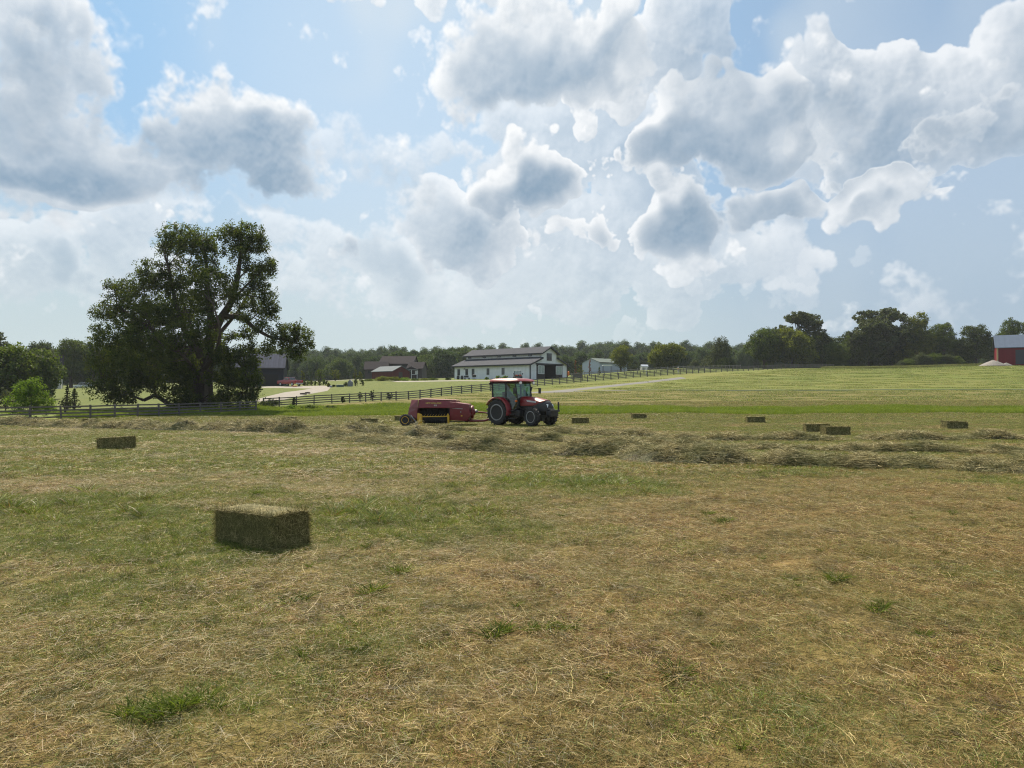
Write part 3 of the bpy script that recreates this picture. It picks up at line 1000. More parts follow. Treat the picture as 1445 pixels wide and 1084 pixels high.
P, r_ = frustum_pts(54, 100, 1.15, seed=9)
sw = in_swale(P[:, 0], P[:, 1])
P = P[sw > .25]
scatter('tall_grass', *lay(P, r_, .5, 1.2), [tall(90 + k, 1.0, 300, .50, .022, SW) for k in range(3)], 'bright green uncut grass strip in the low ground below the fence', 'grass')
r_ = np.random.default_rng(11)
n_ = 900
pxv = r_.uniform(1165, 1400, n_)
Yv = np.interp(pxv, [1165, 1400], [205, 196]) + r_.uniform(-5, 6, n_)
P = np.stack([(pxv - 722.5) / F * Yv, Yv], 1)
scatter('crest_weeds', *lay(P, r_, .7, 1.2), [tall(96 + k, 1.3, 160, .95, .05, WEED) for k in range(3)], 'rough pale weeds growing along the crest in front of the right grove', 'weeds')
n_ = 520
pxv = r_.uniform(95, 372, n_)
fy = np.interp(pxv, [0, 120, 256, 365], [62, 66, 76, 84])
Yv = fy + r_.uniform(1.5, 16, n_)
P = np.stack([(pxv - 722.5) / F * Yv, Yv], 1)
scatter('verge_weeds', *lay(P, r_, .5, 1.2), [tall(99 + k, .9, 200, .8, .03, SW) for k in range(2)], 'green weeds growing behind the left fence around the big tree', 'weeds')

# ---- windrows of raked hay
HAY = bpy.data.materials.new('hay')


def hay_mat(m, lo=(.050, .044, .016), mid=(.290, .255, .115), hi=(.66, .58, .34), gscale=1.1, gamt=.60):
    m.use_nodes = True
    m.node_tree.nodes.clear()
    T = NT(m.node_tree)
    r = T.n('ShaderNodeAttribute', attribute_name='rnd').outputs['Fac']
    P_ = T.n('ShaderNodeNewGeometry').outputs['Position']
    n = T.n('ShaderNodeTexNoise', {'Vector': P_, 'Scale': gscale, 'Detail': 4.0, 'Roughness': .6})
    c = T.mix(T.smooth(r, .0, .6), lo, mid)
    c = T.mix(T.smooth(r, .65, 1.0), c, hi)
    c = T.mix(T.math('MULTIPLY', T.smooth(n.outputs[0], .42, .62), gamt), c, (.085, .105, .036))
    b = T.n('ShaderNodeBsdfPrincipled', {'Base Color': c, 'Roughness': .75, 'Specular IOR Level': .25})
    t = T.n('ShaderNodeBsdfTranslucent', {'Color': c})
    mx = T.n('ShaderNodeMixShader', {0: .22, 1: b.outputs[0], 2: t.outputs[0]})
    out(T, mx.outputs[0])
    return m


hay_mat(HAY)


def windrow(pts, name, label, seed, width=1.15, height=.30, gap=.22):
    """pts: (column, depth) along the row; a lumpy core with loose strands all over it"""
    r = np.random.default_rng(seed)
    C = np.array([(wx(a, b), b) for a, b in pts])
    seg = np.linalg.norm(np.diff(C, axis=0), axis=1)
    s_at = np.concatenate([[0], np.cumsum(seg)])
    Ltot = s_at[-1]

    def pos(s, t):
        x = np.interp(s, s_at, C[:, 0])
        y = np.interp(s, s_at, C[:, 1])
        e = .5
        dx_ = np.interp(s + e, s_at, C[:, 0]) - np.interp(s - e, s_at, C[:, 0])
        dy_ = np.interp(s + e, s_at, C[:, 1]) - np.interp(s - e, s_at, C[:, 1])
        l = np.sqrt(dx_ ** 2 + dy_ ** 2) + 1e-6
        nx, ny = -dy_ / l, dx_ / l
        wob_ = (vnoise(s * .35, s * 0 + seed, 2) - .5) * .7
        return x + nx * (t + wob_), y + ny * (t + wob_), np.arctan2(dy_, dx_)

    def prof(s, t):
        a = .5 + 1.25 * (fbm(s * .75, s * 0 + seed * 3.3, 4, 3) - .5)
        amp = np.clip((a - gap) / (.60 - gap), .02, 1.4)
        w = width * .5 * (.75 + .5 * vnoise(s * .8, s * 0 + seed, 6))
        base = np.clip(1 - (t / w) ** 2, 0, 1) ** .8
        lump = .35 + .85 * fbm(s * 2.0, t * 2.0 + seed, 8, 3) + .9 * (fbm(s * 6.5 + 9, t * 6.5 + seed, 12, 3) - .3)
        return .82 * height * amp * base * lump

    yfar = C[:, 1].mean()
    ds = .06 if yfar < 30 else .10
    S = np.arange(0, Ltot, ds)
    Tt = np.linspace(-width * .75, width * .75, 27)
    SS, TT = np.meshgrid(S, Tt, indexing='ij')
    X, Y, _ = pos(SS, TT)
    Z = ground_z(X, Y) + prof(SS, TT) * .84 - .055
    n1, n2 = SS.shape
    ix = np.arange(n1 * n2).reshape(n1, n2)
    Fq = np.stack([ix[:-1, :-1].ravel(), ix[1:, :-1].ravel(), ix[1:, 1:].ravel(), ix[:-1, 1:].ravel()], 1)
    Vv = np.stack([X.ravel(), Y.ravel(), Z.ravel()], 1)
    sb = SB()
    sb.F.append(Fq)
    sb.V.append(Vv)
    sb.R.append(r.random(len(Vv)) * .12)  # core coloured dark so the gaps between strands read as shade
    sb.K.append(np.zeros(len(Vv)))
    sb.n = len(Vv)
    # strand width follows what the eye can resolve
    n = int(Ltot * np.interp(yfar, [14, 45], [2600, 1000]))
    s = r.uniform(0, Ltot, n)
    t = r.normal(0, width * .34, n)
    x, y, a = pos(s, t)
    h = prof(s, t)
    keep = (h > .03) | (r.random(n) < .07)
    s, t, x, y, a, h = (q[keep] for q in (s, t, x, y, a, h))
    n = len(s)
    yy_ = y
    w = np.interp(yy_, [12, 25, 50], [.007, .012, .020]) * r.uniform(.7, 1.3, n)
    P0 = np.stack([x, y, ground_z(x, y) + h * r.uniform(.75, 1.0, n) + .004], 1)
    az = r.uniform(0, 6.28, n)
    pit = np.abs(r.normal(0, .60, n))
    V, Fc = strands(P0, az, pit, r.uniform(.08, .30, n), w, droop=.7, bend=.5, seg=3, flat=.9, seed=seed)
    sb.add(V, Fc, r.random(n), np.zeros(n), 8)
    return tag(sb.mesh(name, HAY, link=True), label, 'windrow', 'rows of raked hay across the field')


windrow([(2100, 12.6), (1700, 13.3), (1445, 14.3), (1290, 15.2), (1120, 15.8), (1010, 16.6), (935, 17.2), (870, 19.0), (795, 19.0), (740, 20.2), (680, 21.3), (600, 23.0), (530, 26.0), (470, 29.0)], 'windrow',
        'nearest row of raked hay, with the big dark clumps at the right edge', 3, 1.4, .42, .12)
windrow([(2000, 17.0), (1600, 18.0), (1445, 18.8), (1300, 19.6), (1150, 20.2), (1020, 21.5), (930, 23.0), (840, 25.0), (760, 26.5), (690, 29.0)], 'windrow',
        'middle row of raked hay, running between the nearest row and the row by the bales', 5, 1.15, .30, .08)
windrow([(1800, 23.0), (1600, 24.0), (1445, 25.2), (1300, 25.2), (1130, 25.4), (1000, 26.0), (940, 27.0), (860, 30.0), (780, 32.8), (700, 34.0), (640, 33.8), (560, 34.0), (480, 34.6), (420, 35.5)], 'windrow',
        'row of raked hay passing close in front of the tractor wheels and baler', 7, 1.2, .26, .08)
windrow([(640, 26.0), (560, 28.0), (480, 30.0), (400, 33.0), (330, 36.0), (270, 38.0), (200, 41.0), (120, 45.5), (60, 49.0), (-60, 55.0), (-200, 62.0)], 'windrow',
        'pale row of raked hay running off to the left below the wooden fence', 9, 1.6, .58, .14)
windrow([(520, 34.0), (440, 37.0), (380, 39.5), (300, 43.0), (240, 45.5), (180, 47.5)], 'windrow',
        'short thin row of hay behind the pale left row, under the big tree', 11, 1.1, .26, .16)


def hay_clump(px, Y, r0, h, seed, label):
    r = np.random.default_rng(seed)
    c = gpt(px, Y)
    n = 5200
    a = r.uniform(0, 6.28, n)
    el = np.arcsin(r.uniform(0.0, 1, n))
    rr = r0 * (.80 + .22 * vnoise(a * 1.5, el * 3, seed))
    P0 = np.stack([np.cos(a) * np.cos(el) * rr, np.sin(a) * np.cos(el) * rr, np.sin(el) * h * rr / r0], 1)
    w = np.full(n, .0065)
    sb = SB()
    V, Fc = strands(P0, r.uniform(0, 6.28, n), r.normal(0, .4, n), r.uniform(.08, .25, n), w, droop=.6, bend=.5, flat=.9, seed=seed)
    sb.add(V, Fc, r.random(n), np.zeros(n), 8)
    # core
    u, v_ = np.meshgrid(np.linspace(0, 2 * math.pi, 25), np.linspace(0, math.pi / 2, 9), indexing='ij')
    q = r0 * .82
    Vc = np.stack([np.cos(u) * np.cos(v_) * q, np.sin(u) * np.cos(v_) * q, np.sin(v_) * h * .85], -1).reshape(-1, 3)
    ix = np.arange(25 * 9).reshape(25, 9)
    Fq = np.stack([ix[:-1, :-1].ravel(), ix[1:, :-1].ravel(), ix[1:, 1:].ravel(), ix[:-1, 1:].ravel()], 1)
    sb.F.append(Fq + sb.n)
    sb.V.append(Vc)
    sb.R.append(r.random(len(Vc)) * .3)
    sb.K.append(np.zeros(len(Vc)))
    o = sb.mesh('hay_clump', HAY, link=True)
    o.location = c
    return tag(o, label, 'hay', 'loose clumps of hay')


hay_clump(685, 21.0, .48, .34, 3, 'rounded grey-green hay clump sitting alone below the tractor')
hay_clump(968, 26.2, .46, .26, 4, 'dark low hay clump at the right of the tractor, beyond the middle row')
hay_clump(1197, 15.2, .32, .24, 5, 'small dark hay clump in the gap of the nearest row at right')
hay_clump(1112, 15.7, .62, .42, 6, 'largest dark hay heap of the nearest row, right of centre')

# ---- square bales
BALE = hay_mat(bpy.data.materials.new('baled_hay'), (.052, .045, .015), (.225, .200, .075), (.56, .48, .23), 3.0, .35)


def bale_mesh(seed, n, w, L=1.0, D=.46, H=.37):
    r = np.random.default_rng(seed)
    sb = SB()
    # six lumpy faces
    def face(o_, u_, v_, nu, nv):
        A, B = np.meshgrid(np.linspace(0, 1, nu), np.linspace(0, 1, nv), indexing='ij')
        P_ = np.array(o_)[None, None, :] + A[..., None] * np.array(u_) + B[..., None] * np.array(v_)
        nrm = np.cross(u_, v_)
        nrm = nrm / np.linalg.norm(nrm)
        return P_, nrm
    fl = [((-L / 2, -D / 2, 0), (L, 0, 0), (0, 0, H)), ((L / 2, D / 2, 0), (-L, 0, 0), (0, 0, H)), ((L / 2, -D / 2, 0), (0, D, 0), (0, 0, H)),
          ((-L / 2, D / 2, 0), (0, -D, 0), (0, 0, H)), ((-L / 2, -D / 2, H), (L, 0, 0), (0, D, 0))]

    def bulge(P_):
        x, y, z = P_[..., 0], P_[..., 1], P_[..., 2]
        q = P_.copy()
        # pressed flakes every 9 cm and slightly rounded edges
        fl_ = np.abs(np.sin(x * math.pi / .095)) ** .5
        k = 1 - .018 * (1 - fl_)
        k = k + .05 * (fbm(x * 6 + 20 + seed, (y + z) * 6 + 20, 3, 3) - .5)
        edge = (np.abs(y) / (D / 2)) ** 8 * (np.abs(z - H / 2) / (H / 2)) ** 8
        k = k - .05 * edge - .03 * (np.abs(x) / (L / 2)) ** 10 * ((np.abs(y) / (D / 2)) ** 6 + (np.abs(z - H / 2) / (H / 2)) ** 6)
        q[..., 1] = y * k
        q[..., 2] = H / 2 + (z - H / 2) * k
        q[..., 0] = x * (1 + .03 * (fbm(y * 9 + 5, z * 9 + seed, 5, 2) - .5))
        q[..., 2] = np.maximum(q[..., 2], 0) + .03 * (x / L) * (seed % 3 - 1)
        return q
    for (o_, u_, v_) in fl:
        nu = max(6, int(np.linalg.norm(u_) / .03))
        nv = max(6, int(np.linalg.norm(v_) / .03))
        P_, nrm = face(o_, u_, v_, nu, nv)
        P_ = bulge(P_)
        ix = np.arange(nu * nv).reshape(nu, nv)
        Fq = np.stack([ix[:-1, :-1].ravel(), ix[1:, :-1].ravel(), ix[1:, 1:].ravel(), ix[:-1, 1:].ravel()], 1)
        sb.F.append(Fq + sb.n)
        sb.V.append(P_.reshape(-1, 3))
        sb.R.append(r.random(nu * nv) * .5)
        sb.K.append(np.zeros(nu * nv))
        sb.n += nu * nv
        area = np.linalg.norm(np.cross(u_, v_))
        m = int(n * area)
        ab = r.random((m, 2))
        P0 = np.array(o_) + ab[:, :1] * np.array(u_) + ab[:, 1:] * np.array(v_)
        P0 = bulge(P0[:, None, :])[:, 0, :] + nrm * r.uniform(-.003, .006, m)[:, None]
        # mostly lying in the plane of the face
        ang = r.uniform(0, 2 * math.pi, m)
        U = np.array(u_) / np.linalg.norm(u_)
        Vd = np.array(v_) / np.linalg.norm(v_)
        d = U * np.cos(ang)[:, None] + Vd * np.sin(ang)[:, None] + nrm * np.abs(r.normal(0, .07, m))[:, None]
        ln = r.uniform(.03, .11, m)
        sd = np.cross(d, nrm)
        sd /= np.linalg.norm(sd, axis=1)[:, None] + 1e-6
        wv_ = (w * r.uniform(.6, 1.4, m))[:, None]
        cv = r.uniform(-.25, .25, m)[:, None]
        p0, p1, p2 = P0, P0 + d * ln[:, None] * .5 + sd * ln[:, None] * cv * .35, P0 + d * ln[:, None] + sd * ln[:, None] * cv
        V = np.stack([p0 - sd * wv_ * .5, p0 + sd * wv_ * .5, p1 - sd * wv_ * .45, p1 + sd * wv_ * .45, p2 - sd * wv_ * .2, p2 + sd * wv_ * .2], 1)
        b = (np.arange(m) * 6)[:, None]
        Fc = np.concatenate([np.concatenate([b, b + 1, b + 3, b + 2], 1), np.concatenate([b + 2, b + 3, b + 5, b + 4], 1)], 0)
        V = V.reshape(-1, 3)
        V[:, 2] = np.maximum(V[:, 2], 0.0)
        sb.add(V, Fc, r.random(m), np.zeros(m), 6)
    return sb.mesh('hay_bale', BALE)


bale_near = bale_mesh(1, 16000, .0034, 1.06, .42)
bale_mid = bale_mesh(2, 5000, .007)
bale_far = [bale_mesh(3 + k, 1600, .014) for k in range(2)]
BALES = [
    (370, 7.56, -37, bale_near, 'large hay bale lying in the near field, closest to the camera'),
    (165, 22.6, -7, bale_mid, 'hay bale alone at the left, in front of the left hay row'),
    (1178, 28.5, 4, bale_mid, 'front bale of the touching pair right of the tractor'),
    (1152, 31.0, -5, bale_far[0], 'rear bale of the touching pair, partly hidden behind the front one'),
    (1346, 33.2, 3, bale_far[1], 'hay bale farthest to the right of the photo'),
    (1066, 41.5, -6, bale_far[0], 'hay bale at the edge of the bright grass, left of the touching pair'),
    (901, 50.0, 8, bale_far[1], 'hay bale on the bright green strip, right of the tractor and farthest back'),
    (819, 42.6, -4, bale_far[0], 'hay bale close beside the front wheels of the tractor'),
    (521, 45.5, 32, bale_far[1], 'tilted hay bale standing left of the baler, nearer than its neighbour'),
    (567, 52.0, 3, bale_far[0], 'hay bale just behind the rear end of the baler'),
    (409, 57.0, -2, bale_far[1], 'hay bale in the shade beside the fence bushes'),
    (346, 47.5, 12, bale_far[0], 'hay bale behind the left hay row, under the big tree'),
    (127, 55.0, -4, bale_far[1], 'hay bale against the foot of the left wooden fence'),
]
for (px_, Y_, rz_, me_, lb_) in BALES:
    o = bpy.data.objects.new('hay_bale', me_)
    COL.objects.link(o)
    p_ = gpt(px_, Y_, .005)
    o.location = p_
    o.rotation_euler = (0, R(2) * (1 if rz_ > 0 else -1), R(rz_))
    tag(o, lb_, 'hay bale', 'square hay bales lying in the field')

# ------------------------------------------------------------------ trees
BARK = paint('bark', (.052, .038, .029), .95, var=.5, scale=6.0, bump=1.0, dirt=(.11, .082, .062), dirt_amt=.5)


def leaves_at(C, spread, per, size, seed, droop=0.0, flatten=1.0):
    """leaf quads scattered round cluster centres; returns verts, faces, rnd (undersides toned as shaded)"""
    r = np.random.default_rng(seed)
    n = len(C) * per
    sp = np.repeat(np.broadcast_to(np.asarray(spread, float), (len(C),)), per)[:, None]
    g = r.normal(0, 1, (n, 3))
    g = g / (np.linalg.norm(g, axis=1)[:, None] + 1e-6) * (r.random(n) ** .45)[:, None]
    g[:, 2] *= flatten
    P = np.repeat(C, per, 0) + g * sp
    P[:, 2] -= droop * sp[:, 0] * (np.abs(g[:, 0]) + np.abs(g[:, 1])) * .5
    # leaf frames: normals turned outwards and up, with scatter
    nr = g + r.normal(0, .8, (n, 3)) + np.array([0, 0, .5])
    nr /= np.linalg.norm(nr, axis=1)[:, None]
    a = np.cross(nr, r.normal(0, 1, (n, 3)))
    a /= np.linalg.norm(a, axis=1)[:, None] + 1e-6
    b = np.cross(nr, a)
    sz = (size * r.uniform(.6, 1.35, n))[:, None]
    V = np.stack([P - a * sz * .5, P - b * sz * .30, P + a * sz * .5, P + b * sz * .30], 1)
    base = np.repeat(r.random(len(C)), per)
    rnd = np.clip(.45 * base + .55 * r.random(n) - .25 * (g[:, 2] < -.3), 0, 1)  # random tone, plus painted shade: leaves low in a cluster go darker
    Fc = np.arange(n * 4).reshape(n, 4)
    return V.reshape(-1, 3), Fc, np.repeat(rnd, 4)


def limb(mb, p0, p1, r0, r1, r, wob=.10, n=7, sag=0.0):
    p0, p1 = Vector(p0), Vector(p1)
    L = (p1 - p0).length
    pts, rad = [], []
    o1, o2 = r.uniform(-1, 1, 3), r.uniform(-1, 1, 3)
    for k in range(n + 1):
        t = k / n
        p = p0.lerp(p1, t)
        e = math.sin(t * math.pi) * wob * L
        e2 = math.sin(t * 2 * math.pi) * wob * .5 * L
        p += Vector(o1) * e + Vector(o2) * e2 - Vector((0, 0, sag * L * math.sin(t * math.pi)))
        pts.append(p)
        rad.append(r0 * (1 - t) + r1 * t)
    mb.tube(pts, rad, 7)
    return pts


def crown_points(lobes, dens, seed, shell=.55):
    """cluster centres through a set of ellipsoid lobes (x, y, z, rx, ry, rz)"""
    r = np.random.default_rng(seed)
    out_ = []
    for (x, y, z, a, b, c) in lobes:
        n = max(4, int(dens * (a * b * c) ** (2 / 3)))
        g = r.normal(0, 1, (n, 3))
        g /= np.linalg.norm(g, axis=1)[:, None]
        q = shell + (1 - shell) * r.random(n) ** .6
        bump = 1 + .22 * (vnoise(g[:, 0] * 2.3 + x, g[:, 1] * 2.3 + g[:, 2] * 2 + seed, 3) - .5) * 2
        out_.append(np.array([x, y, z]) + g * (q * bump)[:, None] * np.array([a, b, c]))
    return np.concatenate(out_)


def tree_meshes(kind, seed, H, Wd):
    """a tree H high and Wd wide, standing at the origin: (trunk mesh builder, leaf arrays)"""
    r = np.random.default_rng(seed)
    mb = MB()
    lobes = []
    if kind == 'shrub':
        for k in range(12):
            a = r.uniform(0, 6.28)
            t = (k + .5) / 12
            w = Wd * .5 * math.sin(math.pi * (.30 + .62 * t)) ** .6
            d = w * r.uniform(.30, .60)
            s = w * r.uniform(.42, .55)
            lobes.append((math.cos(a) * d, math.sin(a) * d, H * (.14 + .70 * t), s, s, H * .17))
        lobes.append((0, 0, H * .45, Wd * .33, Wd * .33, H * .40))
        per, sp, fl, dens, shell = 26, .075 * Wd, .9, 28.0 if 3 < Wd < 8 else 12.0, .5
    elif kind == 'round':          # full crown almost to the ground
        nl = 13
        for k in range(nl):
            a = r.uniform(0, 6.28)
            t = (k + .5) / nl
            z = H * (.20 + .66 * t)
            w = Wd * .5 * math.sin(math.pi * (.16 + .74 * t)) ** .7
            d = w * r.uniform(.40, .68)
            s = w * r.uniform(.42, .60)
            lobes.append((math.cos(a) * d, math.sin(a) * d, z, s, s, s * r.uniform(.7, .95)))
        lobes.append((0, 0, H * .55, Wd * .34, Wd * .34, H * .36))
        per, sp, fl, dens, shell = 26, .075 * Wd, .8, 9.0, .62
    elif kind == 'open':         # feathery crown with sky showing through
        nl = 16
        for k in range(nl):
            a = r.uniform(0, 6.28)
            z = H * r.uniform(.38, .93)
            w = Wd * .5 * math.sin(math.pi * min(1, (.25 + .7 * (z / H)))) ** .6
            d = w * r.uniform(.35, .85)
            s = Wd * r.uniform(.12, .19)
            lobes.append((math.cos(a) * d, math.sin(a) * d, z, s * 1.3, s * 1.3, s * .55))
        per, sp, fl, dens, shell = 20, .045 * Wd, .6, 10.0, .3
    elif kind == 'tall':
        nl = 12
        for k in range(nl):
            a = r.uniform(0, 6.28)
            t = (k + .5) / nl
            z = H * (.16 + .74 * t)
            w = Wd * .5 * (1 - .45 * t)
            d = w * r.uniform(.25, .55)
            s = w * r.uniform(.45, .65)
            lobes.append((math.cos(a) * d, math.sin(a) * d, z, s, s, s * 1.1))
        per, sp, fl, dens, shell = 26, .08 * Wd, .9, 9.0, .55
    else:                        # conifer-like, layered boughs
        for k in range(11):
            t = k / 10
            z = H * (.15 + .80 * t)
            w = Wd * .5 * (1 - t) ** .8 + .05 * Wd
            for j in range(4):
                a = j * 1.57 + k * .8
                lobes.append((math.cos(a) * w * .55, math.sin(a) * w * .55, z - .02 * H, w * .5, w * .5, H * .035))
        per, sp, fl, dens, shell = 14, .05 * Wd, .5, 14.0, .2
    rt = H * .024 + .04 if kind != 'shrub' else .05
    mb.tube([(0, 0, -.3), (0, 0, H * .12), (r.uniform(-.02, .02) * H, 0, H * .4), (0, 0, H * .72)], [rt * 1.5, rt, rt * .75, rt * .3], 8)
    for (x, y, z, a, b, c) in lobes[::2 if kind != 'open' else 1]:
        z0 = max(H * .12, z - H * .28)
        limb(mb, (0, 0, z0), (x, y, z), rt * .38, rt * .10, r, .07, 5)
    C = crown_points(lobes, dens if Wd > 3 else dens * 2, seed, shell)
    C = C[C[:, 2] > .04 * H]
    if len(C) > 900:
        C = C[r.permutation(len(C))[:900]]
    V, Fc, rd = leaves_at(C, sp, per, max(.13, Wd * .036), seed + 5, flatten=fl)
    V[:, 2] = np.maximum(V[:, 2], .02)
    return mb, V, Fc, rd


LF_DARK = leafy('dark_foliage', (.020, .036, .008), (.080, .110, .020), .42)
LF_MID = leafy('mid_foliage', (.030, .055, .010), (.120, .160, .026), .45)
LF_WARM = leafy('yellowish_foliage', (.050, .070, .010), (.200, .220, .030), .48)
LF_GREY = leafy('grey_green_foliage', (.035, .048, .022), (.095, .115, .050), .40)
LF_BRIGHT = leafy('bright_foliage', (.060, .115, .014), (.210, .310, .040), .50)

_protos = {}


def tree(px, Y, top_row, w_px, kind, m, label, cat='tree', group=None, base_row=None, seed=None, name=None, dz=0.0):
    """tree on the sight line of a column; its top reaches a picture row, its width is in picture columns"""
    x = wx(px, Y)
    z = gz(x, Y) if base_row is None else wz(base_row, Y)
    H = wz(top_row, Y) - z
    Wd = w_px / F * Y
    nm = name or {'round': 'broadleaf_tree', 'open': 'feathery_tree', 'tall': 'broadleaf_tree', 'conifer': 'conifer_tree'}[kind]
    if kind == 'round' and (name in ('bush', 'shrub', 'bramble_bush', 'weed_clump')):
        kind = 'shrub'
    sd = seed if seed is not None else random.randint(0, 9999)
    mb, V, Fc, rd = tree_meshes(kind, sd, H, Wd)
    root = empty(nm, (x, Y, z + dz), 0, label, cat, group)
    mb.build('trunk', BARK, root, smooth=True)
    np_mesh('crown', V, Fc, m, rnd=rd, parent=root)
    return root


# right-hand grove
GR = 'trees of the grove along the right skyline'
tree(1078, 232, 459, 58, 'round', LF_MID, 'bushy left end tree of the right grove, foliage down to the fence', group=GR, seed=11)
tree(1128, 240, 441, 74, 'open', LF_GREY, 'tall feathery-topped tree near the left end of the right grove', group=GR, seed=12)
tree(1118, 231, 462, 66, 'round', LF_WARM, 'yellowish round tree in front of the feathery-topped one', group=GR, seed=13)
tree(1160, 246, 466, 52, 'round', LF_DARK, 'dark low tree filling the dip right of the feathery-topped tree', group=GR, seed=14)
tree(1200, 250, 468, 46, 'tall', LF_DARK, 'dark tree in the low middle dip of the right grove', group=GR, seed=15)
tree(1176, 230, 482, 40, 'round', LF_MID, 'short bushy tree in front of the dip of the grove', group=GR, seed=16)
tree(1243, 236, 433, 96, 'open', LF_GREY, 'widest feathery tree of the right grove with sky showing through it', group=GR, seed=17)
tree(1226, 238, 462, 60, 'round', LF_DARK, 'dark low tree under the widest feathery tree', group=GR, seed=171)
tree(1260, 242, 458, 66, 'tall', LF_DARK, 'dark tree behind the widest feathery tree', group=GR, seed=172)
tree(1293, 232, 441, 58, 'tall', LF_WARM, 'yellow-topped tall tree right of the widest feathery tree', group=GR, seed=18)
tree(1332, 230, 447, 44, 'round', LF_MID, 'rounded tree above the weedy mound', group=GR, seed=19)
tree(1312, 240, 462, 50, 'round', LF_DARK, 'dark tree between the yellow-topped and the rounded tree', group=GR, seed=191)
tree(1356, 242, 478, 44, 'round', LF_DARK, 'dark low tree filling the gap left of the separate dome tree', group=GR, seed=192)
tree(1378, 226, 452, 48, 'round', LF_DARK, 'separate dome-shaped dark tree left of the red shed', group=GR, seed=20)
tree(1402, 250, 472, 40, 'round', LF_DARK, 'dark tree low behind the left end of the red shed', group=GR, seed=201)
tree(1430, 214, 444, 46, 'round', LF_MID, 'tree rising behind the roof of the red shed', group=GR, seed=21)
tree(1474, 218, 438, 60, 'round', LF_DARK, 'tree at the right picture edge behind the red shed', group=GR, seed=22)
# trees standing alone in the middle
tree(876, 232, 484, 37, 'round', LF_WARM, 'rounded yellow-green tree right of the pale metal building', group='lone trees in the middle distance', seed=31)
tree(940, 232, 485, 55, 'round', LF_WARM, 'widest of the lone middle trees, broad and yellow-green', group='lone trees in the middle distance', seed=32)
tree(1017, 236, 477, 44, 'tall', LF_GREY, 'thin grey-green tree standing alone left of the right grove', group='lone trees in the middle distance', seed=33)
tree(1023, 232, 504, 32, 'round', LF_DARK, 'dark low bush at the foot of the thin grey-green tree', cat='bush', name='bush', seed=34)
tree(980, 236, 507, 18, 'round', LF_GREY, 'small grey bush between the lone middle trees', cat='bush', name='bush', seed=35)
tree(1000, 250, 506, 30, 'round', LF_GREY, 'pale bush behind the fence left of the thin tree', cat='bush', name='bush', seed=36)
tree(895, 225, 513, 16, 'round', LF_DARK, 'dark bush between the two yellow-green lone trees', cat='bush', name='bush', seed=37)
# left side
LG = 'trees at the left behind the fence'
tree(-8, 168, 455, 76, 'conifer', LF_GREY, 'spreading layered tree cut by the left picture edge', group=LG, seed=41)
tree(24, 122, 486, 106, 'round', LF_MID, 'large dark dome tree at the far left, above the bright shrub', group=LG, seed=42)
tree(62, 215, 478, 60, 'round', LF_DARK, 'dark tree behind the large left dome tree', group=LG, seed=43)
tree(100, 205, 474, 56, 'round', LF_MID, 'tree behind the steep-roofed house, left of the big tree', group=LG, seed=44)
tree(132, 210, 478, 50, 'round', LF_DARK, 'dark tree half hidden by the left side of the big tree', group=LG, seed=45)
tree(185, 215, 482, 70, 'round', LF_DARK, 'tree hidden behind the crown of the big tree', group=LG, seed=46)
tree(44, 71, 527, 62, 'round', LF_BRIGHT, 'bright green sunlit shrub behind the left fence', cat='shrub', name='shrub', seed=47)
tree(95, 93, 541, 15, 'conifer', LF_DARK, 'slim dark young conifer behind the left fence', cat='conifer', group='young conifers', seed=48)
tree(105, 91, 547, 19, 'conifer', LF_DARK, 'wider low young conifer right beside the slim one', cat='conifer', group='young conifers', seed=49)
tree(8, 90, 545, 26, 'round', LF_GREY, 'grey-green weeds bush at the left edge behind the fence', cat='bush', name='bush', seed=50)
tree(92, 76, 562, 22, 'open', LF_GREY, 'low straggly bush by the young conifers', cat='bush', name='bush', seed=501)
# middle-left young trees and garden shrubs
tree(427, 158, 521, 9, 'tall', LF_WARM, 'thin young tree right behind the red pickup', name='young_tree', group='young planted trees', seed=51)
tree(453, 172, 518, 15, 'round', LF_MID, 'young round tree over the garden hedge, left of its neighbour', name='young_tree', group='young planted trees', seed=52)
tree(473, 174, 520, 16, 'round', LF_WARM, 'young spreading tree in the garden, second from the left', name='young_tree', group='young planted trees', seed=53)
tree(501, 168, 520, 10, 'tall', LF_WARM, 'taller young tree in front of the dark-roofed house', name='young_tree', group='young planted trees', seed=54)
tree(508, 166, 524, 12, 'tall', LF_WARM, 'shorter young tree right beside the taller one', name='young_tree', group='young planted trees', seed=55)
hedge_l = [(k * 5.4 + 429, 148 + (k % 2), 537 - (k * 7 % 3)) for k in range(7)]
words = ['first', 'second', 'third', 'fourth', 'fifth', 'sixth', 'last']
for k, (a, b, c) in enumerate(hedge_l):
    tree(a, b, c, 7.5, 'round', LF_BRIGHT if k % 2 else LF_MID, 'rounded garden shrub, %s in the row right of the red pickup' % words[k], cat='shrub', name='shrub', group='row of garden shrubs by the drive', seed=60 + k)
tree(464, 141, 541, 9, 'round', LF_WARM, 'low shrub at the end of the drive beside the stone posts', cat='shrub', name='shrub', seed=70)
tree(471, 142, 543, 7, 'round', LF_DARK, 'small dark shrub left of the green utility box', cat='shrub', name='shrub', seed=71)
tree(488, 142, 539, 8, 'round', LF_MID, 'shrub between the green utility box and the grey hutch', cat='shrub', name='shrub', seed=72)
tree(502, 143, 535, 8.5, 'tall', LF_MID, 'upright clipped shrub right of the grey hutch', cat='shrub', name='shrub', group='pair of clipped shrubs', seed=73)
tree(511, 144, 535, 7.5, 'tall', LF_MID, 'right-hand one of the two clipped shrubs', cat='shrub', name='shrub', group='pair of clipped shrubs', seed=74)
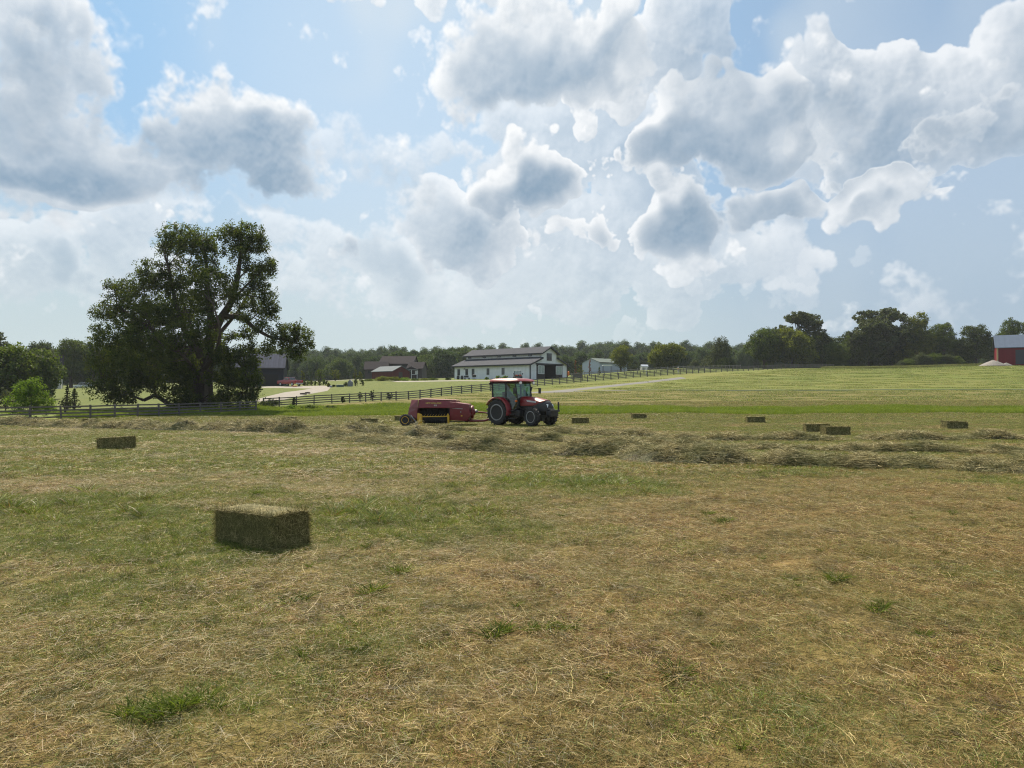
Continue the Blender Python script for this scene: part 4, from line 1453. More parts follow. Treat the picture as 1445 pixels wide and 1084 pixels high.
for k, (a, w_, t_, m_, l_) in enumerate([(522, 18, 535, LF_MID, 'clipped dark hedge in front of the red barn'), (541, 22, 531, LF_WARM, 'pale flowering weeds clump left in the garden bed'), (556, 20, 532, LF_WARM, 'weeds clump below the end of the red barn'),
                                         (572, 16, 533, LF_BRIGHT, 'bright garden clump in the middle of the bed'), (585, 14, 534, LF_MID, 'darker garden clump below the porch'), (598, 14, 534, LF_WARM, 'small yellowish garden clump'),
                                         (611, 16, 534, LF_MID, 'garden clump beside the orange flowers'), (633, 9, 533, LF_DARK, 'dark shrub at the left corner of the white barn')]):
    tree(a, 164, t_, w_ * 1.25, 'round', m_, l_, cat='shrub', name='shrub', group='planting along the garden bed', seed=80 + k)
for k, (a, w_, t_, l_) in enumerate([(687, 7, 532, 'small shrub under the fourth window of the white barn'), (702, 11, 530, 'yellow-green shrub at the wall of the white barn'), (712, 12, 530, 'yellow-green shrub right beside it, nearer the utility vehicle')]):
    tree(a, 163.5, t_, w_, 'round', LF_BRIGHT, l_, cat='shrub', name='shrub', group='shrubs along the white barn wall', seed=90 + k)
# bushes grown into the fences
tree(384, 97, 563, 32, 'round', LF_DARK, 'dark bush covering the fence corner right of the big tree', cat='bush', name='bush', group='bushes in the fence line', seed=95)
tree(372, 95, 566, 22, 'round', LF_DARK, 'dark bush touching the lower right side of the big tree', cat='bush', name='bush', group='bushes in the fence line', seed=96)
tree(415, 98.2, 560, 7, 'tall', LF_DARK, 'narrow dark creeper standing up on a fence post', cat='bush', name='bush', group='bushes in the fence line', seed=97)
tree(508, 103.5, 552, 7, 'open', LF_MID, 'thin sapling behind the fence, left of the other two', cat='sapling', name='sapling', group='saplings along the fence', seed=98)
tree(526, 105.2, 550, 10, 'round', LF_DARK, 'middle dark sapling behind the fence', cat='sapling', name='sapling', group='saplings along the fence', seed=99)
tree(549, 107.0, 554, 11, 'round', LF_DARK, 'right dark sapling behind the fence', cat='sapling', name='sapling', group='saplings along the fence', seed=100)
tree(484, 101, 559, 8, 'round', LF_DARK, 'low dark bush behind the fence near the left corner', cat='bush', name='bush', seed=101)
for k, (a, w_) in enumerate([(412, 24), (438, 30), (466, 26), (545, 20)]):
    tree(a, 88 - k * .5, (571, 572, 573, 573)[k], w_, 'round', (LF_BRIGHT, LF_MID, LF_MID, LF_BRIGHT)[k],
         ['leafy weed clump left in the bright strip', 'dark weed clump in the bright strip below the fence', 'second dark weed clump, farther right in the bright strip', 'small weed clump near the baler in the bright strip'][k],
         cat='weeds', name='weed_clump', group='weed clumps in the bright strip', seed=110 + k)
tree(801, 178, 511, 9, 'round', LF_DARK, 'dark shrub at the right corner of the white barn', cat='shrub', name='shrub', seed=120)
tree(819, 186, 513, 10, 'round', LF_WARM, 'leafy shrub between the two rusty slender trees', cat='shrub', name='shrub', seed=121)
LF_RUST = leafy('rusty_foliage', (.14, .045, .018), (.36, .13, .05), .4)
tree(812, 186, 506, 5.5, 'tall', LF_RUST, 'slender rusty red young tree right of the white barn', name='young_tree', group='slender rusty trees', seed=122)
tree(832, 190, 505, 6.5, 'tall', LF_RUST, 'slender orange-brown young tree in front of the metal building', name='young_tree', group='slender rusty trees', seed=123)
tree(846, 186, 517, 6, 'tall', LF_MID, 'thin green sapling in front of the metal building', name='young_tree', seed=124)
# mound of brambles at the right
for k, (a, w_, t_) in enumerate([(1282, 26, 505), (1300, 34, 498), (1318, 30, 497), (1334, 30, 499), (1350, 28, 502), (1272, 16, 508)]):
    tree(a, 203, t_, w_, 'round', (LF_MID, LF_GREY)[k % 2], ['bramble mound, left shoulder', 'bramble mound, tall part left of the middle', 'bramble mound, very top', 'bramble mound, right of the top', 'bramble mound, falling right end', 'bramble mound, small left tip'][k] + ' below the right grove',
         cat='bush', name='bramble_bush', group='bramble mound below the right grove', seed=130 + k)

# ---- far wood across the middle: too many crowns to count
def far_wood(name, label, Y0, rows, m, seed, size, density, x0, x1, dY=22):
    r = np.random.default_rng(seed)
    Vs, Fs, Rs, n0 = [], [], [], 0
    px = x0
    variants = [tree_meshes(('round', 'tall', 'round')[k % 3], seed + k, 20.0, 15.0)[1:] for k in range(5)]
    while px < x1:
        Y = Y0 + r.uniform(-dY, dY)
        x = wx(px, Y)
        z = gz(x, Y) - 1
        top = np.interp(px, [a for a, _ in rows], [b for _, b in rows]) + r.normal(0, 2.2) + 1.5
        H = wz(top, Y) - z
        V, Fc, rd = variants[r.integers(5)]
        a = r.uniform(0, 6.28)
        s = H / 20.0
        q = V * np.array([s * r.uniform(.8, 1.15), s * r.uniform(.8, 1.15), s])
        q = np.stack([q[:, 0] * math.cos(a) - q[:, 1] * math.sin(a) + x, q[:, 0] * math.sin(a) + q[:, 1] * math.cos(a) + Y, q[:, 2] + z], 1)
        Vs.append(q)
        Fs.append(Fc + n0)
        Rs.append(rd)
        n0 += len(q)
        px += density * r.uniform(.6, 1.4)
    return tag(np_mesh(name, np.concatenate(Vs), np.concatenate(Fs), m, rnd=np.concatenate(Rs)), label, 'wood', kind='stuff')


LF_FAR = leafy('far_foliage', (.022, .046, .016), (.085, .125, .036), .40, scale=.06)
LF_FAR2 = leafy('far_foliage_lighter', (.036, .066, .018), (.140, .180, .042), .42, scale=.06)
far_wood('far_wood', 'far skyline of dark wooded hills behind the barns', 520, [(-100, 482), (0, 490), (200, 492), (430, 491), (480, 493), (540, 488), (600, 491), (640, 486), (700, 484), (760, 488), (820, 484), (850, 480), (880, 478), (900, 484), (960, 483), (1040, 482), (1100, 485), (1400, 482), (1500, 482)], LF_FAR, 501, 15, 7.0, -140, 1560, 40)
far_wood('far_wood', 'nearer band of wood behind the houses, left of the white barn', 340, [(-100, 500), (200, 500), (330, 498), (420, 502), (470, 500), (520, 497), (560, 493), (600, 492), (640, 487), (690, 492), (720, 494)], LF_FAR, 502, 15, 11.0, 300, 720)
far_wood('far_wood', 'nearer band of wood behind the lone trees, right of the white barn', 330, [(700, 497), (780, 500), (820, 494), (880, 497), (950, 492), (1040, 488), (1120, 492), (1420, 488)], LF_FAR, 503, 15, 10.0, 700, 1440)
far_wood('far_wood', 'dark wood edge behind the trees at the left', 300, [(-200, 494), (350, 496)], LF_FAR, 504, 15, 12.0, -150, 330)
FG = 'lighter trees at the edge of the far wood'
for k, (a, b, c, w_, kd, l_) in enumerate([(478, 285, 504, 36, 'round', 'pale spreading tree at the wood edge, above the garden'), (447, 290, 502, 30, 'round', 'dark tree at the wood edge right of the big tree'), (560, 300, 494, 44, 'round', 'yellow-green tree behind the dark-roofed house'),
                                        (600, 290, 497, 34, 'round', 'rounded tree left of the white barn, nearest the house'), (626, 285, 490, 42, 'round', 'large dark tree touching the left end of the white barn'), (583, 296, 496, 30, 'round', 'tree over the right wing of the dark-roofed house'),
                                        (655, 300, 486, 34, 'round', 'tree rising over the left part of the barn roof'), (800, 300, 502, 30, 'tall', 'tree behind the right side of the white barn'), (840, 300, 496, 34, 'tall', 'tree rising behind the pale metal building'),
                                        (780, 305, 484, 22, 'open', 'feathery treetop above the barn gable'), (525, 300, 500, 34, 'round', 'tree left of the dark-roofed house at the wood edge')]):
    tree(a, b, c, w_, kd, LF_FAR2 if k % 3 == 0 else LF_FAR, l_, group=FG, seed=150 + k)

# ---- the big tree
def big_tree():
    Y0 = 89.0
    base = gpt(283, Y0)
    s = Y0 / F

    def loc(px, row, dy=0.0):
        Y = Y0 + dy
        return Vector((wx(px, Y) - base.x, dy, wz(row, Y) - base.z))
    root = empty('big_tree', base, 0, 'huge old spreading tree with a leafy broken crown behind the left fence', 'tree')
    r = np.random.default_rng(77)
    mb = MB()
    # fluted trunk
    rings = []
    for h, rad in ((-.4, 2.2), (.2, 1.75), (.8, 1.45), (2.0, 1.20), (3.6, 1.10), (5.2, 1.15), (6.6, 1.15), (7.8, .95)):
        ring = []
        for k in range(40):
            a = 2 * math.pi * k / 40
            fl = 1 + (.16 * math.sin(a * 6 + .4 + h * .1) + .07 * math.sin(a * 13 + 1)) * (1.25 - h * .07)
            ring.append((math.cos(a) * rad * fl + .05 * h, math.sin(a) * rad * fl, h))
        rings.append(ring)
    mb.loft(rings)
    top = Vector((.3, 0, 7.0))
    # main limbs: (list of (px,row,dy), radius start, end)
    LIMBS = [
        ([(287, 520, 0), (290, 490, .5), (301, 470, .5), (312, 448, 0), (326, 425, -.5), (334, 395, 0), (338, 365, .5), (340, 335, 0)], .80, .16),
        ([(296, 490, 0), (297, 460, -1), (296, 430, -1), (292, 400, 0), (290, 370, .5), (284, 340, 0)], .60, .14),
        ([(284, 520, 0), (272, 490, 1), (258, 460, 1), (248, 430, 1), (242, 400, .5), (236, 375, 0)], .60, .13),
        ([(280, 530, 0), (262, 505, -1), (240, 485, -2), (215, 465, -2), (190, 450, -1), (165, 430, 0)], .50, .10),
        ([(318, 447, 0), (340, 448, -.5), (358, 462, -1), (380, 475, -1), (402, 480, -1), (425, 486, -1)], .40, .08),
        ([(292, 520, 0), (316, 505, -1.5), (330, 505, -2), (345, 525, -2.5), (352, 545, -2.5)], .30, .06),
        ([(278, 570, -.5), (262, 572, -1.5), (244, 573, -2), (232, 566, -2), (219, 558, -2), (214, 560, -2), (203, 565, -2.2)], .36, .20),
        ([(219, 558, -2), (219, 548, -2), (226, 535, -2), (224, 520, -1.5)], .18, .08),
        ([(203, 565, -2.2), (190, 560, -2.5), (172, 552, -2.5), (150, 545, -2.5)], .18, .05),
        ([(284, 520, 2), (275, 480, 4), (262, 440, 5), (250, 400, 4.5)], .4, .1),
        ([(290, 500, 2), (310, 470, 4), (335, 440, 5), (352, 410, 5)], .4, .1),
        ([(284, 530, -1), (270, 515, -4), (255, 500, -6), (235, 490, -7)], .35, .08),
        ([(290, 520, -1), (305, 495, -4), (310, 465, -6), (300, 430, -6)], .35, .08),
        ([(326, 425, -.5), (345, 405, 0), (362, 388, 0), (376, 375, 0)], .2, .05),
        ([(334, 395, 0), (352, 380, 0), (365, 390, 0)], .12, .04),
    ]
    allp = []
    for pts, r0, r1 in LIMBS:
        P_ = [loc(*p) for p in pts]
        # smooth resample
        Q = []
        for k in range(len(P_) - 1):
            p0, p1, p2, p3 = P_[max(k - 1, 0)], P_[k], P_[k + 1], P_[min(k + 2, len(P_) - 1)]
            for j in range(4):
                t = j / 4
                q = .5 * ((2 * p1) + (p2 - p0) * t + (2 * p0 - 5 * p1 + 4 * p2 - p3) * t * t + (3 * p1 - p0 - 3 * p2 + p3) * t ** 3)
                Q.append(q)
        Q.append(P_[-1])
        m_ = len(Q)
        mb.tube(Q, [r0 + (r1 - r0) * (k / (m_ - 1)) ** .8 for k in range(m_)], 9)
        allp += [(q, r0 + (r1 - r0) * k / (m_ - 1)) for k, q in enumerate(Q)]
    # foliage lobes: (px, row, dy, rx px, rz px)
    LOBES = [
        (252, 332, 0, 27, 19), (240, 350, 1, 20, 15), (268, 345, -1, 24, 18), (288, 340, 1, 22, 16), (302, 352, 0, 14, 18),
        (325, 335, 0, 20, 17), (345, 330, 0, 24, 17), (362, 345, .5, 17, 12), (340, 355, -1, 26, 16), (366, 335, 0, 10, 8),
        (372, 380, 0, 17, 14), (384, 372, 0, 9, 8), (352, 385, 1, 20, 14), (365, 405, 0, 20, 14), (378, 420, 0, 14, 13), (372, 440, 0, 20, 14), (350, 425, 2, 20, 14), (384, 440, 0, 10, 10),
        (290, 375, -1, 26, 18), (302, 400, -4, 30, 20), (285, 425, -3, 22, 18), (325, 415, -2, 20, 16), (262, 385, 2, 24, 20), (255, 410, 0, 24, 20),
        (218, 378, 0, 22, 14), (200, 395, 0, 24, 15), (228, 400, 0, 22, 18), (180, 408, 0, 18, 12), (160, 402, 0, 12, 8),
        (165, 430, 0, 22, 16), (195, 425, -1, 26, 18), (148, 442, 0, 18, 13), (140, 470, 0, 14, 12), (215, 440, -3, 26, 18), (240, 445, -4, 22, 20),
        (180, 460, -3, 28, 18), (155, 485, -2, 24, 17), (205, 480, -5, 28, 18), (235, 485, -6, 24, 18), (260, 470, -6, 22, 20),
        (150, 515, -2, 25, 18), (180, 515, -4, 28, 20), (210, 515, -5, 26, 18), (240, 520, -5, 22, 18), (146, 545, -3, 20, 16), (168, 548, -3, 22, 16), (192, 540, -4, 20, 14), (170, 562, -3, 24, 8), (205, 538, -3, 18, 10),
        (262, 520, -4, 16, 20), (252, 545, -3, 14, 16), (246, 565, -3, 16, 9), (262, 572, -2, 12, 8),
        (290, 460, -5, 22, 18), (300, 490, -4, 22, 16), (318, 500, -4, 20, 14), (338, 505, -3, 22, 13), (350, 490, -1, 18, 10), (330, 478, 1, 20, 8),
        (320, 530, -3, 20, 16), (342, 530, -3, 22, 16), (355, 548, -3, 14, 14), (325, 555, -3, 22, 16), (345, 565, -3, 18, 12), (310, 575, -2, 18, 8), (356, 512, -2, 12, 10),
        (392, 478, -1, 16, 13), (410, 470, -1, 17, 14), (424, 468, -1, 16, 13), (432, 482, -1, 10, 14), (410, 490, -1, 18, 14), (378, 492, -1, 12, 9), (420, 500, -1, 12, 8), (395, 462, 0, 8, 6),
        (225, 550, -4, 14, 10), (262, 552, -4, 12, 12), (316, 562, -4, 12, 12), (250, 575, -3, 14, 7), (335, 578, -3, 18, 7), (358, 540, -3, 10, 14), (345, 447, -2, 12, 7), (368, 462, -2, 14, 8), (300, 535, -3, 12, 10), (275, 560, -3, 8, 12), (265, 535, -3, 12, 12), (302, 565, -3, 8, 10), (330, 450, 4, 22, 12), (270, 430, 5, 30, 24), (230, 440, 6, 30, 26), (200, 470, 5, 34, 26), (180, 500, 5, 34, 24), (235, 505, 5, 34, 26), (280, 495, 5, 26, 20), (350, 470, 3, 18, 10),
    ]
    lob = []
    for (a, b, dy, rx, rz) in LOBES:
        p = loc(a, b, dy)
        lob.append((p.x, p.y, p.z, rx * s * 1.02, max(1.3, (rx + rz) * .5 * s * 1.1), rz * s * 1.02))
    C = crown_points(lob, 17.0, 5, .35)
    r2 = np.random.default_rng(8)
    # open windows between the masses where sky or limbs show
    holes = [(311, 372, 6, 14), (240, 362, 6, 5), (325, 458, 16, 8), (335, 482, 14, 6), (308, 345, 4, 9), (365, 360, 12, 4), (210, 415, 6, 4), (268, 405, 4, 5), (345, 395, 7, 5), (372, 470, 8, 7),
             (284, 550, 11, 9), (288, 570, 13, 11), (234, 566, 8, 5), (318, 435, 6, 10), (305, 460, 7, 9), (262, 360, 4, 5), (355, 455, 7, 5), (385, 400, 5, 8)]
    cpx = (C[:, 0] + base.x) / (C[:, 1] + Y0) * F + 722.5
    crow = 552 - (C[:, 2] + base.z - EYE) / (C[:, 1] + Y0) * F
    keep = np.ones(len(C), bool)
    for (a, b, hx, hy) in holes:
        keep &= ((cpx - a) / hx) ** 2 + ((crow - b) / hy) ** 2 > 1
    C = C[keep & (C[:, 2] > .5)]
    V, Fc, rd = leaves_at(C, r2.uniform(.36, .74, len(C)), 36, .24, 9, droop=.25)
    # small stray sprays along the edge
    S = crown_points([(a, b, c, d * 1.12, e * 1.12, f * 1.14) for (a, b, c, d, e, f) in lob], 5.0, 15, .9)
    spx = (S[:, 0] + base.x) / (S[:, 1] + Y0) * F + 722.5
    srow = 552 - (S[:, 2] + base.z - EYE) / (S[:, 1] + Y0) * F
    keep = np.ones(len(S), bool)
    for (a, b, hx, hy) in holes:
        keep &= ((spx - a) / hx) ** 2 + ((srow - b) / hy) ** 2 > 1
    S = S[keep & (S[:, 2] > .6)]
    V2, F2, rd2 = leaves_at(S, .42, 12, .20, 19, droop=.3)
    # twigs from the limbs to the leaf masses
    LP = np.array([tuple(q) for q, _ in allp])
    for k in r2.permutation(len(C))[:420]:
        c = C[k]
        d2 = ((LP - c) ** 2).sum(1) + np.where(LP[:, 2] > c[2] + .5, 30, 0)
        j = int(np.argmin(d2))
        if 0.6 < math.sqrt(d2[j]) < 7:
            limb(mb, allp[j][0], c, min(.09, allp[j][1] * .6), .018, r2, .08, 4)
    mb.build('trunk', BARK, root, smooth=True, angle=60)
    np_mesh('crown', np.concatenate([V, V2]), np.concatenate([Fc, F2 + len(V)]), LF_BIG, rnd=np.concatenate([rd, rd2]), parent=root)


LF_BIG = leafy('big_tree_foliage', (.026, .046, .009), (.125, .155, .024), .48, scale=.35)
big_tree()

# ------------------------------------------------------------------ fences
FENCE = paint('weathered_fence_board', (.088, .078, .070), .85, var=.35, scale=2.0, dirt=(.16, .15, .13), dirt_amt=.5, bump=.4)


def fence(name, pts, label, spacing=2.44, height=1.32, rails=(.26, .57, .88, 1.19), m=None, post=.14, seed=1):
    m = m or FENCE
    r = np.random.default_rng(seed)
    C = [Vector((wx(a, b), b, 0)) for a, b in pts]
    P_ = [C[0]]
    # equal steps along the polyline
    seg = [(C[k + 1] - C[k]).length for k in range(len(C) - 1)]
    tot = sum(seg)
    n = int(tot / spacing)

    def at(s):
        k = 0
        while k < len(seg) - 1 and s > seg[k]:
            s -= seg[k]
            k += 1
        return C[k].lerp(C[k + 1], min(1, s / seg[k]))
    P_ = [at(k * spacing) for k in range(n + 1)]
    P_ = [Vector((p.x, p.y, gz(p.x, p.y))) for p in P_]
    root = empty(name, P_[0], 0, label, 'fence')
    o0 = P_[0]
    pm = MB()
    pm.box((0, 0, height / 2 - .2), (post, post, height + .4))
    for k, p in enumerate(P_):
        q = P_[min(k + 1, n)] - P_[max(k - 1, 0)]
        if k == 0:
            base = pm.build('post', m, root, bevel=.008)
            o = base
        else:
            o = base.copy()
            COL.objects.link(o)
            o.parent = root
        o.location = p - o0
        o.rotation_euler = (R(r.normal(0, 1.2)), R(r.normal(0, 1.2)), math.atan2(q.y, q.x))
        o.scale = (1, 1, 1 + r.normal(0, .015))
    for h in rails:
        mb = MB()
        for a, b in zip(P_[:-1], P_[1:]):
            d = (b - a)
            nrm = Vector((d.y, -d.x, 0)).normalized() * (post / 2 + .018)
            ha, hb = h + r.normal(0, .012), h + r.normal(0, .012)
            A = a - o0 + nrm
            B = b - o0 + nrm
            e = d.normalized() * .012
            t = nrm.normalized() * .014
            w = .068
            vs = []
            for (q, hh, sg) in ((A, ha, 1), (B, hb, -1)):
                for (st, sz) in ((-1, -1), (1, -1), (1, 1), (-1, 1)):
                    vs.append(q + e * sg + t * st + Vector((0, 0, hh + w * sz)))
            mb.add(vs, [(0, 1, 2, 3), (7, 6, 5, 4), (0, 4, 5, 1), (1, 5, 6, 2), (2, 6, 7, 3), (3, 7, 4, 0)])
        mb.build('rail', m, root)
    return root


fence('wooden_fence', [(-330, 55), (-150, 58), (0, 62.0), (120, 66.5), (256, 76), (330, 81), (372, 85)], 'four-board wooden fence at the left, running in front of the big tree', seed=1)
fence('wooden_fence', [(372, 95.5), (400, 98), (440, 100), (500, 101.5), (566, 106), (636, 115), (700, 124), (765, 136), (830, 148), (980, 172), (1060, 188), (1180, 220)],
      'long four-board fence climbing past the tractor and the barn to the right grove', seed=2)
FENCE_PALE = paint('pale_paddock_board', (.20, .18, .15), .85, var=.25, scale=2.0)
fence('paddock_fence', [(806, 160), (860, 170), (930, 182), (1010, 200), (1045, 212)], 'paddock fence with paler rails just behind the long one, right of the white barn', rails=(.45, .85, 1.2), m=FENCE_PALE, height=1.4, seed=3)

# ------------------------------------------------------------------ buildings
WHITE_WALL = ribbed('white_board_wall', (.66, .68, .70), 1, .30, .6, var=.04, depth=.5, dirt=(.45, .46, .45))
WHITE_WALL2 = ribbed('white_gable_wall', (.66, .68, .70), 0, .30, .6, var=.04, depth=.5, dirt=(.45, .46, .45))
GREY_ROOF = ribbed('grey_metal_roof', (.058, .062, .076), 1, .42, .9, metal=.0, var=.05, depth=.5)
BLACK_TRIM = paint('black_trim', (.018, .018, .024), .5, var=.2)
DARK_DOOR = paint('dark_brown_door', (.030, .022, .020), .7, var=.3, scale=1.5)
WIN_DARK = paint('dark_window_pane', (.035, .042, .045), .12, var=.3, spec=.8)
WIN_PALE = paint('pale_window_pane', (.30, .36, .33), .2, var=.25)
WHITE_TRIM = paint('white_trim', (.62, .64, .65), .55, var=.05)
INTERIOR_SHADE = paint('painted_interior_shade', (.020, .018, .018), .95, var=.2)  # near-black colour stands in for the shade inside the doorways


def white_barn():
    z0 = wz(535.0, 164.0)
    root = empty('white_barn', (4.2, 164.0, z0), math.atan2(.761, .648), 'long white barn with grey metal roofs, raised middle roof and black trim', 'barn')
    Wd, Ln = 14.4, 24.7
    prof = [(0, -1.5), (Wd, -1.5), (Wd, 3.6), (10.1, 5.1), (10.1, 6.35), (7.2, 7.75), (4.3, 6.35), (4.3, 5.1), (0, 3.6)]
    b = MB()
    # long side walls, far end, upper walls as thin pieces so that the doorway is a real opening
    b.box((.1, Ln / 2, 1.05), (.2, Ln, 5.1))
    b.box((Wd - .1, Ln / 2, 1.05), (.2, Ln, 5.1))
    b.box((4.4, Ln / 2, 5.6), (.2, Ln, 1.5))
    b.box((10.0, Ln / 2, 5.6), (.2, Ln, 1.5))
    b.prism(prof, Ln - .2, Ln)
    b.build('wall', WHITE_WALL, root)
    g = MB()
    g.prism([(.2, -1.5), (2.3, -1.5), (2.3, 3.5), (12.6, 3.5), (12.6, -1.5), (14.2, -1.5), (14.2, 3.65), (10.1, 5.1), (9.9, 5.1), (9.9, 6.4), (7.2, 7.7), (4.5, 6.4), (4.5, 5.1), (4.3, 5.1), (.2, 3.65)][::-1], .0, .2)
    g.build('gable_wall', WHITE_WALL2, root)

    def slab(name, p, q, y0, y1, th=.12):
        d = Vector((q[0] - p[0], 0, q[1] - p[1])).normalized()
        n = Vector((-d.z, 0, d.x))
        if n.z < 0:
            n = -n
        s_ = MB()
        s_.prism([(p[0], p[1]), (q[0], q[1]), (q[0] + n.x * th, q[1] + n.z * th), (p[0] + n.x * th, p[1] + n.z * th)], y0, y1)
        s_.build(name, GREY_ROOF, root)
        t_ = MB()       # dark barge board under both gable edges and along the eave
        for yy_ in (y0 - .03, y1):
            t_.prism([(p[0], p[1] - .26), (q[0], q[1] - .26), (q[0] + n.x * .10, q[1] + n.z * .10), (p[0] + n.x * .10, p[1] + n.z * .10)], yy_, yy_ + .03)
        e = p if p[1] < q[1] else q
        sx = -1 if e[0] < 7.2 else 1
        t_.box((e[0] + sx * .03, (y0 + y1) / 2, e[1] - .10), (.05, y1 - y0, .28))
        t_.build('trim', BLACK_TRIM, root)
    slab('lower_roof', (-.55, 3.42), (4.28, 5.12), -.6, Ln + .6)
    slab('lower_roof', (14.95, 3.42), (10.12, 5.12), -.6, Ln + .6)
    slab('upper_roof', (3.75, 6.12), (7.2, 7.8), -.7, Ln + .7)
    slab('upper_roof', (10.65, 6.12), (7.2, 7.8), -.7, Ln + .7)
    t = MB()
    t.box((4.16, Ln / 2, 5.25), (.06, Ln, .22))
    t.box((-.02, -.02, 1.9), (.22, .22, 3.7))
    t.box((Wd, -.02, 1.6), (.16, .16, 4.2))
    t.box((7.45, -.06, 3.62), (10.9, .14, .34))
    t.build('trim', BLACK_TRIM, root)
    # front of the aisle: dark planked panels either side of the open doorway, each with a pale window
    for (x0, x1) in ((2.3, 5.6), (9.8, 12.6)):
        d = MB()
        d.box(((x0 + x1) / 2, .12, .75), (x1 - x0, .10, 4.6))
        o = d.build('door', DARK_DOOR, root)
        w = MB()
        wx0, wx1 = (3.0, 5.3) if x0 < 5 else (10.0, 12.3)
        cx = (wx0 + wx1) / 2
        w.box((cx, .04, 2.25), (wx1 - wx0, .05, 1.9))
        for xx in (wx0, cx, wx1):
            w.box((xx, .03, 2.25), (.10, .09, 2.0))
        for zz in (1.3, 3.2):
            w.box((cx, .03, zz), (wx1 - wx0 + .1, .09, .10))
        w.build('frame', WHITE_TRIM, o)
        p = MB()
        for k in (0, 1):
            xa = wx0 + .08 + k * (wx1 - wx0) / 2
            p.box((xa + (wx1 - wx0) / 4 - .06, .005, 2.25), ((wx1 - wx0) / 2 - .14, .02, 1.78))
        p.build('pane', WIN_PALE, o)
    i = MB()
    i.box((7.7, 5.0, 1.0), (5.0, .1, 5.5))
    i.box((5.4, 2.6, 1.0), (.1, 5.0, 5.5))
    i.box((10.0, 2.6, 1.0), (.1, 5.0, 5.5))
    i.box((7.7, 2.6, 3.55), (5.0, 5.0, .1))
    i.box((7.7, 2.6, -.3), (5.0, 5.0, .1))
    i.build('aisle', INTERIOR_SHADE, root)
    w = MB()
    w.box((7.2, -.03, 5.35), (1.9, .10, 1.75))
    o = w.build('window', BLACK_TRIM, root)
    p = MB()
    for sx in (-1, 1):
        for sz in (-1, 1):
            p.box((7.2 + sx * .44, -.09, 5.35 + sz * .40), (.74, .03, .68))
    p.build('pane', WIN_DARK, o)
    # windows on the long side and under the raised roof
    for px_ in (647.4, 658.7, 667.7, 688.7, 710.0):
        k = (px_ - 722.5) / F
        u = (4.2 - k * 164.0) / (.761 + k * .648)
        w = MB()
        w.box((-.03, u, 1.95), (.10, .85, 1.55))
        o = w.build('window', BLACK_TRIM, root)
        p = MB()
        for sy in (-1, 1):
            for sz in (-1, 0, 1):
                p.box((-.09, u + sy * .19, 1.95 + sz * .47), (.03, .32, .40))
        p.build('pane', WIN_DARK, o)
    for px_ in (663, 683.5, 704.6, 726, 748):
        k = (px_ - 722.5) / F
        cx_, cy_ = 4.2 + .648 * 4.3, 164 + .761 * 4.3
        u = (cx_ - k * cy_) / (.761 + k * .648)
        w = MB()
        w.box((4.27, u, 5.85), (.10, 1.15, .62))
        o = w.build('window', BLACK_TRIM, root)
        p = MB()
        for sy in (-1, 1):
            p.box((4.21, u + sy * .27, 5.85), (.03, .46, .48))
        p.build('pane', WIN_DARK, o)
    lm = MB()
    lm.box((-.12, 21.0, 2.75), (.25, .22, .2))
    lm.box((-.25, 21.0, 2.68), (.12, .34, .10))
    lm.build('wall_lamp', BLACK_TRIM, root)


white_barn()


def house(name, label, cat, origin, rz, L, D, h, ridge, wallm, roofm, over=.4, openings=(), trimm=None, th=.14):
    """simple gabled building; ridge along local x, front faces -y, origin at the front left corner"""
    root = empty(name, origin, rz, label, cat)
    w = MB()
    prof = [(0, -1.5), (D, -1.5), (D, h), (D / 2, ridge), (0, h)]
    ring0 = [(0, y, z) for y, z in prof]
    ring1 = [(L, y, z) for y, z in prof]
    w.loft([ring0, ring1])
    w.build('wall', wallm, root)
    for sy in (0, 1):
        e = -over if sy == 0 else D + over
        ez = h - over * (ridge - h) / (D / 2)
        s_ = MB()
        a = Vector((0, e, ez + .02))
        b = Vector((0, D / 2, ridge + .02))
        vs = [(x, p.y, p.z + t) for x in (-over, L + over) for p in (a, b) for t in (0, th)]
        s_.add(vs, [(0, 1, 3, 2), (4, 6, 7, 5), (0, 4, 5, 1), (2, 3, 7, 6), (1, 5, 7, 3), (0, 2, 6, 4)])
        s_.build('roof', roofm, root)
    if trimm:
        t_ = MB()
        t_.box((L / 2, -over - .03, h - over * (ridge - h) / (D / 2) + .03), (L + 2 * over, .06, .26))
        t_.build('fascia', trimm, root)
    for (nm, face, a, b, z0_, z1_, m_, dpt) in openings:
        o_ = MB()
        if face == 'front':
            o_.box(((a + b) / 2, -.03, (z0_ + z1_) / 2), (b - a, dpt, z1_ - z0_))
        elif face == 'left':
            o_.box((-.03, (a + b) / 2, (z0_ + z1_) / 2), (dpt, b - a, z1_ - z0_))
        else:
            o_.box((L + .03, (a + b) / 2, (z0_ + z1_) / 2), (dpt, b - a, z1_ - z0_))
        o_.build(nm, m_, root)
    return root


